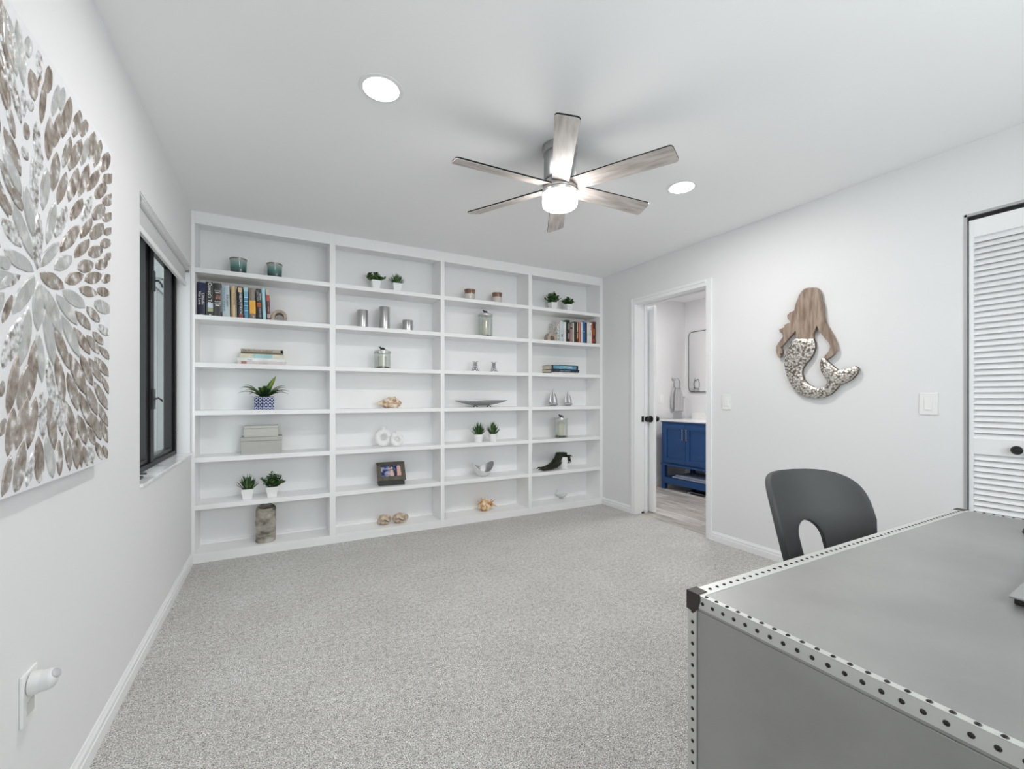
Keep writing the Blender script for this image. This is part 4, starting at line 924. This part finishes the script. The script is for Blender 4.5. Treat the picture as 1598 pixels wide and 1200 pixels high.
specs = [(8, .165, 75, .020)] + [(az, L, el, W) for az, L, el, W in [(178, .145, 38, .020), (200, .165, 24, .018), (160, .16, 28, .018), (190, .155, 10, .017), (215, .14, 20, .018), (0, .15, 28, .019), (-18, .165, 14, .017), (20, .16, 32, .018), (-35, .14, 18, .018), (-10, .15, 8, .016), (250, .12, 35, .018), (285, .12, 30, .018), (90, .12, 45, .018), (230, .13, 8, .016), (310, .12, 12, .016), (130, .14, 20, .017), (50, .14, 22, .017)]]
for i, (az, L, el, W) in enumerate(specs):
    g = G(); n = 9; az_, el_ = R(az), R(el); d = Vector((math.cos(az_)*math.cos(el_), math.sin(az_)*math.cos(el_)*.8, math.sin(el_))); side = d.cross(Vector((0, 0, 1))).normalized() if i else Vector((1, 0, 0)); nr = side.cross(d).normalized()
    vs = []
    for k in range(n+1):
        t_ = k/n; c_ = Vector((d.x*.018, d.y*.018, ph-.008)) + d*L*t_ + Vector((0, 0, 1))*(L*.22*math.sin(PI*t_*.75)*(1 if i else 0) - L*.16*t_*t_*(1 if i else 0)) + (Vector((1, 0, 0))*.03*t_*t_ if not i else Vector())
        ww = W*(math.sin(PI*(.16+.84*t_))**.75 if t_ < 1 else .02); th_ = .004*(1-t_)+.0006
        vs += [tuple(c_-side*ww+nr*ww*.22), tuple(c_-nr*th_), tuple(c_+side*ww+nr*ww*.22), tuple(c_+nr*th_*.4)]
    fs = [(k*4+j, k*4+(j+1) % 4, k*4+4+(j+1) % 4, k*4+4+j) for k in range(n) for j in range(4)] + [(3, 2, 1, 0), (n*4, n*4+1, n*4+2, n*4+3)]
    g.add(vs, fs); g.build('leaf', AL if i < 3 or i in (6, 8, 11) else AL2, al, smooth=180)

# ---- storage boxes
WV = mat('woven champagne', (.42, .42, .39), .4, .35, var=(.55, .55, .51), kind='checker', scale=150, bump=.6, bscale=150)
WV2 = mat('pale champagne', (.50, .50, .46), .4, .3, var=(.56, .56, .52), scale=60, stretch=(.3, 1, 4), bump=.15)
def sbox(label, X, Y, Z, w_, d_, h_, m):
    t = thing('storage_box', label, 'box', (X, Y, Z), 0, 'champagne storage boxes'); lid = h_*.24
    G().box(-w_/2+.002, w_/2-.002, 0.002, d_-.002, 0, h_-lid).build('body', m, t, bevel=.001)
    G().box(-w_/2, w_/2, 0, d_, h_-lid+.001, h_).build('lid', m, t, bevel=.002)
sbox('larger woven champagne storage box, lower of the two stacked', -.112, 3.750, S5, .272, .165, .124, WV)
sbox('smaller plain champagne storage box, stacked on the woven one', -.115, 3.765, S5+.1243, .225, .130, .082, WV2)

# ---- stone vase
STN = mat('layered stone', (.30, .27, .23), .85, var=[(.13, .12, .10), (.30, .27, .235), (.40, .36, .31), (.52, .50, .46)], scale=11, stretch=(1, 1, 1.6), bump=1.6, bscale=38, detail=9)
sv = thing('stone_vase', 'rough grey-brown petrified stone vase with a dark hollow top', 'vase', (-.085, 3.775, S7))
g = G(); g.lathe([(.0001, 0), (.062, 0), (.068, .01)] + [(.067, .01+k*.0145) for k in range(1, 17)] + [(.065, .252), (.061, .262), (.055, .262), (.050, .250), (.048, .22), (.0001, .215)], 40, sy=.80)
vs = []
for p in g.v:
    q = Vector(p); k = 1+.05*noise.noise(q*18)+.05*noise.noise(q*55); top = (.008*noise.noise(Vector((q.x*30, q.y*30, 1))) + q.y*.22) if q.z > .2 else 0
    vs.append((q.x*k if q.z > .001 else q.x, q.y*k if q.z > .001 else q.y, max(0, q.z+top)))
g.v = vs; g.build('body', STN, sv, smooth=60)
G().lathe([(.0001, .238), (.054, .240)], 24, sy=.8).build('hollow', mat('dark hollow', (.02, .016, .013), .9, bump=.5), sv)  # near-black disc stands in for the shade inside the mouth

# ---- metal cylinders
BRU = mat('brushed cylinder steel', (.50, .50, .51), .28, 1, var=(.62, .62, .62), scale=30, stretch=(1, 1, .02), bump=.05)
for X, h_, lab in ((.618, .153, 'middle-height brushed steel cylinder candle holder, nearest the window'), (.798, .197, 'tallest brushed steel cylinder candle holder, in the middle of three'), (.997, .100, 'shortest brushed steel cylinder candle holder of the three')):
    t = thing('candle_cylinder', lab, 'candle holder', (X, 3.80, S2), 0, 'steel cylinder candle holders')
    G().lathe([(.0001, 0), (.044, 0), (.045, .001), (.045, h_-.002), (.044, h_), (.038, h_), (.037, h_-.012), (.0001, h_-.012)], 40).build('body', BRU, t, smooth=40)
    G().lathe([(.0001, h_-.0118), (.034, h_-.0118), (.034, h_-.006), (.0001, h_-.005)], 24).build('tea_light', WAXC, t, smooth=40)

# ---- bird lanterns
STO = [mat('pebble %d' % i, c, .5, bump=.1) for i, c in enumerate([(.05, .04, .035), (.16, .12, .09), (.30, .27, .23)])]
def lantern(label, X, Y, Z, r, h):
    t = thing('candle_lantern', label, 'lantern', (X, Y, Z), 0, 'glass lanterns with a bird on the lid')
    G().lathe([(.0001, 0), (r, 0), (r, h), (r*.965, h), (r*.965, .006), (.0001, .006)], 36).build('glass_cylinder', GLASS, t, smooth=40)
    G().lathe([(r*.30, h+.0005), (r*1.06, h+.0005), (r*1.07, h+.004), (r*1.04, h+.018), (r*.98, h+.0195), (r*.30, h+.0195)], 36).build('lid', mat('lid glass', (.60, .61, .58), .12, .6, bump=.02), t, smooth=40)
    G().lathe([(.0001, h+.016), (r*.42, h+.016), (r*.42, h+.026), (r*.36, h+.030), (.0001, h+.030)], 20).build('lid_knob', SILVER, t, smooth=40)
    g = G(); z0 = h+.030
    g.blob((0, 0, z0+.011), (.022, .010, .010), 0, 1, seg=14, rings=10); g.sphere((-.020, 0, z0+.021), .0075, 12, 8)
    g.cyl((-.026, 0, z0+.022), (-.036, 0, z0+.025), .003, 8, .0004); g.prism([(.012, z0+.012), (.040, z0+.002), (.040, z0-.0005), (.010, z0+.006)], -.005, .005, 'y')
    g.cyl((-.002, -.003, z0-.001), (-.002, -.003, z0+.004), .0012, 6); g.cyl((-.002, .003, z0-.001), (-.002, .003, z0+.004), .0012, 6)
    g.build('bird', BLACKM, t, smooth=50)
    ch_ = h*.80; G().lathe([(.0001, .0225), (r*.46, .0225), (r*.46, ch_), (r*.43, ch_+.003), (.0001, ch_-.003)], 24).build('pillar_candle', WAXC, t, smooth=40)
    rn = random.Random(int(h*1000)); gs = [G() for _ in range(3)]
    for k in range(20):
        a_ = 2*PI*k/20 + rn.uniform(-.1, .1); rr = r*rn.choice((.62, .78)); s_2 = rn.uniform(.008, .012)
        gs[k % 3].blob((rr*math.cos(a_), rr*math.sin(a_), .0062+s_2*.65), (s_2, s_2*.8, s_2*.65), .2, 2, k, seg=8, rings=6)
    gs[1].lathe([(.0001, .0065), (r*.45, .0065), (r*.45, .022), (.0001, .022)], 16)
    for i in range(3): q = gs[i].build('pebbles', STO[i], t, smooth=60); q['kind'] = 'stuff'
lantern('glass candle lantern with a black bird lid below the tall steel cylinder', .782, 3.80, S3, .066, .132)
lantern('tallest glass candle lantern with a black bird lid, below the brown candles', 1.748, 3.80, S2, .068, .205)
lantern('glass candle lantern with a black bird lid under the silver sailboats', 2.598, 3.765, S5, .070, .185)

# ---- conch shell
CN = mat('conch shell', (.55, .38, .22), .4, var=[(.30, .17, .085), (.58, .40, .24), (.78, .66, .52), (.84, .78, .70)], scale=26, bump=.6, bscale=30, detail=6)
def conch(label, X, Y, Z, L, r, seed, name='conch_shell'):
    t = thing(name, label, 'seashell', (X, Y, Z)); vs = []; n, s_e = 40, 36
    for i in range(n+1):
        u = i/n; rr = r*(math.sin(PI*min(1, u**1.25*.98+.01))**.85)*(.55+.75*u if u < .72 else 1.09); rr = max(rr, .001)
        for k in range(s_e):
            a_ = 2*PI*k/s_e; ph_ = (a_ + u*9) % (2*PI); kn = .18*max(0, math.cos(ph_*3))**6*(1 if .35 < u < .85 else .4)
            rib = .05*math.sin(u*70)
            q = rr*(1+kn+rib*.4+.08*noise.noise(Vector((u*8, math.cos(a_)*2, math.sin(a_)*2+seed))))
            vs.append((-L/2+L*u, q*math.cos(a_)*.9, max(-r*.0, r*.62 + q*math.sin(a_)*.82)))
    zmin = 0
    fs = [(i*s_e+k, i*s_e+(k+1) % s_e, (i+1)*s_e+(k+1) % s_e, (i+1)*s_e+k) for i in range(n) for k in range(s_e)]
    g = G(); g.add([(x, y, max(0, z)) for x, y, z in vs], fs); g.build('shell', CN, t, smooth=70)
    g = G(); vs = []
    for i in range(13):
        u = i/12
        for k in range(7):
            v = k/6; vs.append((-L*.10+L*.52*u, -r*.55-r*.55*math.sin(PI*u)*(v), r*(.25+.55*v*math.sin(PI*u)**.5) ))
    g.add(vs, [(i*7+k, i*7+k+1, i*7+k+8, i*7+k+7) for i in range(12) for k in range(6)]); g.build('lip', mat('shell lip', (.74, .62, .50), .3, var=(.62, .42, .28), scale=20, bump=.05), t, smooth=180, solid=.004)
    return t
conch('knobbly tan and cream conch shell above the white ring vases', .832, 3.80, S4, .225, .066, 1)

# ---- ring vases
WR = mat('matt white ceramic', (.84, .84, .84), .75, bump=.25, bscale=120)
def ring_vase(label, X, Y, Z, Ro, rt, neck):
    t = thing('ring_vase', label, 'vase', (X, Y, Z), 0, 'white ring vases'); n, s_e = 64, 16; vs = []; Rm = Ro-rt
    for i in range(n):
        a_ = 2*PI*i/n; r2 = rt*(1+.07*math.cos(a_*18))
        for k in range(s_e):
            b_2 = 2*PI*k/s_e; rr = Rm+r2*math.cos(b_2); vs.append((rr*math.cos(a_), r2*math.sin(b_2)*1.0, max(0, Ro+rr*math.sin(a_))))
    g = G(); g.add(vs, [(i*s_e+k, i*s_e+(k+1) % s_e, ((i+1) % n)*s_e+(k+1) % s_e, ((i+1) % n)*s_e+k) for i in range(n) for k in range(s_e)]); g.build('ring', WR, t, smooth=180)
    G().lathe([(.0001, 2*Ro-.012), (rt*.62, 2*Ro-.012), (rt*.50, 2*Ro+neck*.5), (rt*.62, 2*Ro+neck), (rt*.50, 2*Ro+neck), (rt*.40, 2*Ro+neck*.4), (.0001, 2*Ro)], 20).build('neck', WR, t, smooth=60)
ring_vase('larger white ring vase of the pair, on the window side', .790, 3.80, S5, .073, .025, .024)
ring_vase('smaller white ring vase of the pair, in front on the doorway side', .892, 3.750, S5, .058, .020, .018)

# ---- photo box
pb = thing('photo_box', 'dark wooden keepsake box with a family photo set in its sloping lid', 'box', (.848, 3.745, S6), R(-6))
PBM = mat('dark box wood', (.085, .075, .055), .35, var=(.13, .115, .085), scale=10, stretch=(6, 1, 1), bump=.05, coat=.3)
G().prism([(0, 0), (.115, 0), (.115, .168), (.004, .040)], -.108, .108, 'x').build('body', BLACKM, pb, bevel=.002)
sl_ = math.atan2(.128, .111)
g = G(); g.M = Matrix.Translation((0, .0005, .041)) @ Matrix.Rotation(sl_, 4, 'X')
lw, lh = .118, .178; f = .034
g.box(-lw, lw, -.004, f, .0, .016); g.box(-lw, lw, lh-f, lh, .0, .016); g.box(-lw, -lw+f, f, lh-f, 0, .016); g.box(lw-f, lw, f, lh-f, 0, .016)
lidf = g.build('lid_frame', PBM, pb, bevel=.0015)
PHT = mat('photo print', (.10, .12, .25), .25, var=[(.015, .02, .06), (.06, .09, .28), (.35, .38, .50), (.70, .48, .38)], scale=22, detail=3, bump=.005)
g = G(); g.M = Matrix.Translation((0, .0005, .041)) @ Matrix.Rotation(sl_, 4, 'X'); g.box(-lw+f, lw-f, f, lh-f, .002, .009); ph_o = g.build('photo', PHT, pb)
SKN = mat('print skin tone', (.72, .50, .40), .3, bump=.005); PDK = mat('print dark', (.015, .015, .03), .3, bump=.005); PPK = mat('print pink', (.78, .45, .33), .3, bump=.005)
for m_, fn in ((PDK, lambda g: g.cyl((.005, .125, .0091), (.005, .125, .0096), .018, 16)), (SKN, lambda g: (g.cyl((.005, .118, .0097), (.005, .118, .0101), .011, 16), g.prism([(-.012, .04), (.022, .04), (.016, .10), (-.004, .10)], .0091, .0097))), (PPK, lambda g: g.box(.050, .080, .04, .135, .0091, .0096)), (PDK, lambda g: g.box(.026, .046, .036, .09, .0091, .0098))):
    g = G(); g.M = Matrix.Translation((0, .0005, .041)) @ Matrix.Rotation(sl_, 4, 'X'); fn(g); g.build('photo_print', m_, ph_o)

# ---- small shells bottom shelf
SHM = mat('sea shell', (.55, .44, .34), .5, var=[(.30, .22, .15), (.55, .43, .32), (.68, .60, .50)], scale=30, bump=.4, bscale=45)
def snail(label, X, Y, Z, rx, ry, rz, seed, rot):
    t = thing('sea_shell', label, 'seashell', (X, Y, Z), R(rot), 'pair of tan seashells')
    g = G(); g.blob((0, 0, rz*.92), (rx, ry, rz), .22, 1.6, seed, seg=32, rings=20, flat=-rz*.92)
    vs = []
    for p in g.v:
        q = Vector((p[0]/rx, p[1]/ry, (p[2]-rz*.92)/rz)); a_ = math.atan2(q.z, q.x); rr = math.hypot(q.x, q.z); spi = .06*math.sin(a_*1+rr*14)
        vs.append((p[0]*(1+spi), p[1], max(0, p[2]+rz*spi)))
    g.v = vs; g.build('shell', SHM, t, smooth=70)
    g = G(); g.tube([((-.62+1.25*i/10)*rx, -ry*(.80+.14*math.sin(PI*i/10)), rz*(.85+.20*math.sin(i*.6))) for i in range(11)], [.001+.004*math.sin(PI*i/10) for i in range(11)], 8); g.build('opening', mat('shell opening', (.16, .09, .05), .6, bump=.02), t, smooth=60)
snail('tan pointed seashell, window side of the pair on the lowest shelf', .796, 3.795, S7, .058, .046, .042, 3, 12)
snail('tan oval seashell with a dark slit, doorway side of the pair on the lowest shelf', .928, 3.785, S7, .066, .046, .042, 9, -8)

# ---- knot candle holders
def knot(label, X, Z):
    t = thing('knot_candlestick', label, 'candle holder', (X, 3.79, Z), 0, 'chrome knot candlesticks')
    DC = mat('dark chrome', (.50, .50, .51), .18, 1, bump=.02)
    z0 = .018
    for i, (rx, rz) in enumerate(((.024, .014), (.019, .012), (.016, .010))):
        G().tube([(rx*math.cos(a_), .012*math.sin(a_*2), z0+rz+rz*math.sin(a_)) for a_ in [2*PI*k/24 for k in range(24)]], .0042, 8, close=True).build('loop', DC, t, smooth=180)
        G().sphere((0, 0, z0+rz), rz*.8, 12, 8, (1.1, .8, .8)).build('bead', DC, t, smooth=180); z0 += rz*2-.002
    for k in range(4):
        a_ = PI/4+k*PI/2; c_, s2 = math.cos(a_), math.sin(a_)
        G().tube([(c_*.008, s2*.008, .022), (c_*.028, s2*.022, .014), (c_*.046, s2*.034, .0045)], .0042, 8).build('foot', DC, t, smooth=60)
        G().tube([(c_*.006, s2*.006, z0-.006), (c_*.018, s2*.014, z0+.006), (c_*.032, s2*.024, z0+.016)], [.004, .0035, .002], 8).build('prong', DC, t, smooth=60)
knot('chrome knot candlestick on the window side of its pair', 1.637, S3); knot('chrome knot candlestick on the doorway side of its pair', 1.832, S3)

# ---- long boat bowl
bb = thing('boat_bowl', 'long narrow silver boat-shaped bowl on small dark feet', 'bowl', (1.702, 3.785, S4))
HAM = mat('hammered silver', (.50, .50, .51), .3, .95, bump=.5, bscale=90)
vs = []; n, mm = 40, 10
for i in range(n+1):
    u = -1+2*i/n; half = .062*(1-abs(u)**2.0)+.0012; zb_ = .016+.046*abs(u)**2.0
    for k in range(mm+1):
        v = -1+2*k/mm; vs.append((u*.275, v*half, zb_+(.066-zb_)*v*v*(1 if abs(u) < 1 else 0)))
g = G(); g.add(vs, [(i*(mm+1)+k, i*(mm+1)+k+1, (i+1)*(mm+1)+k+1, (i+1)*(mm+1)+k) for i in range(n) for k in range(mm)]); g.build('bowl', HAM, bb, smooth=180, solid=.003)
for x in (-.07, .07):
    g = G(); g.sphere((x-.018, -.012, .006), .006, 10, 8); g.sphere((x+.018, -.012, .006), .006, 10, 8); g.sphere((x, .014, .006), .006, 10, 8); g.tube([(x-.018, -.012, .008), (x, 0, .016), (x+.018, -.012, .008)], .003, 6); g.tube([(x, .014, .008), (x, 0, .016)], .003, 6)
    g.build('foot', BLACKM, bb, smooth=60)

# ---- wavy bowl
wb = thing('wavy_bowl', 'white and silver bowl with a high dipping wavy rim', 'bowl', (1.717, 3.79, S6))
vs = []; n, mm = 48, 14
for i in range(n):
    a_ = 2*PI*i/n
    hh = .094+.034*math.cos(2*a_)+.020*math.sin(a_)
    for k in range(mm+1):
        v = k/mm; rx = .044+(.112-.044)*v**.8; ry = .036+(.082-.036)*v**.85
        vs.append((rx*math.cos(a_), ry*math.sin(a_), .003+hh*v**1.25))
vs.append((0, 0, .003))
fs = [(i*(mm+1)+k, ((i+1) % n)*(mm+1)+k, ((i+1) % n)*(mm+1)+k+1, i*(mm+1)+k+1) for i in range(n) for k in range(mm)] + [(i*(mm+1), len(vs)-1, ((i+1) % n)*(mm+1)) for i in range(n)]
g = G(); g.add(vs, fs); g.build('bowl', mat('pearl white', (.78, .78, .78), .3, .15, bump=.05), wb, smooth=180, solid=.004, offset=-1)
vs2 = [(p[0]*.955, p[1]*.94, p[2]*.985+.0035) for p in vs]
g = G(); g.add(vs2, [f[::-1] for f in fs]); g.build('silver_lining', mat('silver lining', (.42, .42, .43), .35, .8, bump=.4, bscale=80), wb, smooth=180)

# ---- murex (spiky) shell
mx = thing('spiny_shell', 'spiny orange and cream murex seashell on the lowest shelf', 'seashell', (1.750, 3.81, S7))
MXM = mat('murex shell', (.55, .30, .13), .45, var=[(.30, .12, .04), (.60, .33, .14), (.80, .62, .42), (.86, .76, .62)], scale=24, bump=.5, bscale=40)
g = G(); g.blob((0, 0, .050), (.075, .052, .052), .25, 1.8, 2, seg=36, rings=24, flat=-.050); g.build('shell', MXM, mx, smooth=60)
rn = random.Random(11)
sg = G()
for k in range(46):
    th_, ph_ = rn.uniform(-.9, 2.6), rn.uniform(-1.2, 1.2); d = Vector((math.cos(th_)*math.cos(ph_), -abs(math.sin(ph_))*.8 if k % 2 else math.sin(ph_), math.sin(th_)*math.cos(ph_)))
    if d.z < -.35: continue
    b0 = Vector((d.x*.068, d.y*.047, .050+d.z*.046)); e_ = b0+d*rn.uniform(.018, .042)*(1.3 if d.x > .2 else .7)
    sg.cyl(b0-d*.004, e_, .0055, 6, .001)
sp_o = sg.build('spines', MXM, mx, smooth=60); sp_o['kind'] = 'stuff'
G().cyl((-.03, 0, .092), (-.045, 0, .132), .012, 10, .003).build('spire', MXM, mx, smooth=60)

# ---- sailboats
def sailboat(label, X, Z, s2):
    t = thing('silver_sailboat', label, 'figurine', (X, 3.79, Z+.0012), 0, 'silver sailboat figurines')
    vs = []; n = 16; mm = 6
    for i in range(n+1):
        u = -1+2*i/n; hw = .016*(1-u*u)+.0008; zb_ = .004+.010*u*u
        for k in range(mm+1):
            v = -1+2*k/mm; vs.append((u*.060*s2, v*hw, zb_+(.022-zb_+.006*abs(u)**3)*abs(v)**2.5))
    g = G(); g.add(vs, [(i*(mm+1)+k, i*(mm+1)+k+1, (i+1)*(mm+1)+k+1, (i+1)*(mm+1)+k) for i in range(n) for k in range(mm)])
    SB = mat('satin silver', (.50, .50, .51), .34, .9, bump=.03)
    g.box(-.054*s2, .054*s2, -.010, .010, .014, .019); g.box(-.028*s2, .028*s2, -.009, .009, 0, .006); g.build('hull', SB, t, smooth=40, solid=.002)
    top = .180*s2
    G().cyl((0, 0, .015), (0, 0, top), .0022, 8).build('mast', SB, t, smooth=40)
    for x1, zt, nm in ((-.052*s2, .96, 'sail'), (.044*s2, .80, 'sail')):
        g = G(); vs = []; n = 12
        for i in range(n+1):
            v = i/n; zz = .028+(top*zt-.028)*v; xe = x1*(1-v)**.55*(1+.25*math.sin(PI*v))
            for k in range(7): u = k/6; vs.append((xe*u+.003*(1 if x1 > 0 else -1), -.014*math.sin(PI*u)*(1-v)-.002, zz))
        g.add(vs, [(i*7+k, i*7+k+1, i*7+k+8, i*7+k+7) for i in range(n) for k in range(6)]); g.build(nm, SB, t, smooth=180, solid=.0015)
sailboat('larger polished silver sailboat figurine, window side of the pair', 2.520, S4, 1.0); sailboat('smaller polished silver sailboat figurine, doorway side of the pair', 2.708, S4, .90)

# ---- trailing dark plant in white pot
tp = thing('trailing_plant', 'dark stringy trailing plant spilling out of a white pot along the shelf', 'plant', (2.655, 3.80, S6))
G().lathe([(.0001, 0), (.042, 0), (.058, .05), (.062, .110), (.058, .122), (.050, .122), (.052, .100), (.0001, .095)], 32).build('pot', WHITECER, tp, smooth=50)
STR = [mat('dark string %d' % i, c, .6, bump=.2) for i, c in enumerate([(.010, .014, .006), (.022, .028, .010), (.035, .038, .022)])]
rn = random.Random(3); gs = [G() for _ in range(3)]
for k in range(170):
    oy = rn.uniform(-.045, .040); ox = rn.uniform(-.05, .03); L = rn.uniform(.55, 1.0) if k > 30 else rn.uniform(.2, .4)
    P = [(ox, oy*.8, .112), (ox-.012, oy-.004, .140+rn.uniform(0, .030))]
    key = [(-.072, .130), (-.098, .090), (-.135, .052), (-.200, .030), (-.300, .022), (-.405, .014)]
    n_ = max(2, int(L*6)); 
    for j in range(n_):
        x, z = key[min(j, 5)]; w_ = 1+.25*j
        P.append((x+rn.uniform(-.016, .016)+.02*(1-L), max(-.075, min(.06, oy*w_-.010*j+rn.uniform(-.010, .010))), max(.004, z*rn.uniform(.40, 1.30))))
    gs[k % 3].tube(P, rn.uniform(.0022, .0036), 4)
for k in range(14):
    oy = rn.uniform(-.055, -.02); P = [(rn.uniform(-.02, .04), oy, .125), (rn.uniform(0, .05), oy-.025, .135), (rn.uniform(.01, .06), -.066, .10-rn.uniform(0, .04)), (rn.uniform(.0, .04), -.066, .06)]
    gs[k % 3].tube(P[:3+(k % 2)], .0026, 4)
for k in range(40):
    P = [(rn.uniform(-.05, .05), rn.uniform(-.045, .045), .118+rn.uniform(0, .02)) for _ in range(4)]; gs[k % 3].tube(P, .003, 4)
P = [(.03, -.03, .13), (.055, -.05, .138), (.078, -.055, .120)]; gs[0].tube(P, [.012, .007, .002], 6)
for i in range(3): q = gs[i].build('foliage', STR[i], tp, smooth=60); q['kind'] = 'stuff'

# ---- glass swan dish
gd = thing('glass_swan', 'small clear glass swan dish on the lowest doorway side shelf', 'figurine', (2.672, 3.865, S7))
g = G(); vs = []; n, mm = 32, 8
for i in range(n):
    a_ = 2*PI*i/n
    for k in range(mm+1): v = k/mm; vs.append((.070*v*math.cos(a_), .044*v*math.sin(a_), .006+.030*v**2.2*(1+.35*math.cos(a_)**2)))
g.add(vs, [(i*(mm+1)+k, ((i+1) % n)*(mm+1)+k, ((i+1) % n)*(mm+1)+k+1, i*(mm+1)+k+1) for i in range(n) for k in range(mm)]); g.build('dish', GLASS, gd, smooth=180, solid=.005)
G().tube([(-.066, 0, .028), (-.080, 0, .050), (-.062, 0, .075), (-.048, 0, .088), (-.056, 0, .098), (-.070, 0, .092)], [.007, .006, .005, .005, .006, .003], 10).build('neck', GLASS, gd, smooth=60)
G().lathe([(.0001, 0), (.026, 0), (.022, .006), (.0001, .008)], 24).build('base', GLASS, gd, smooth=40)
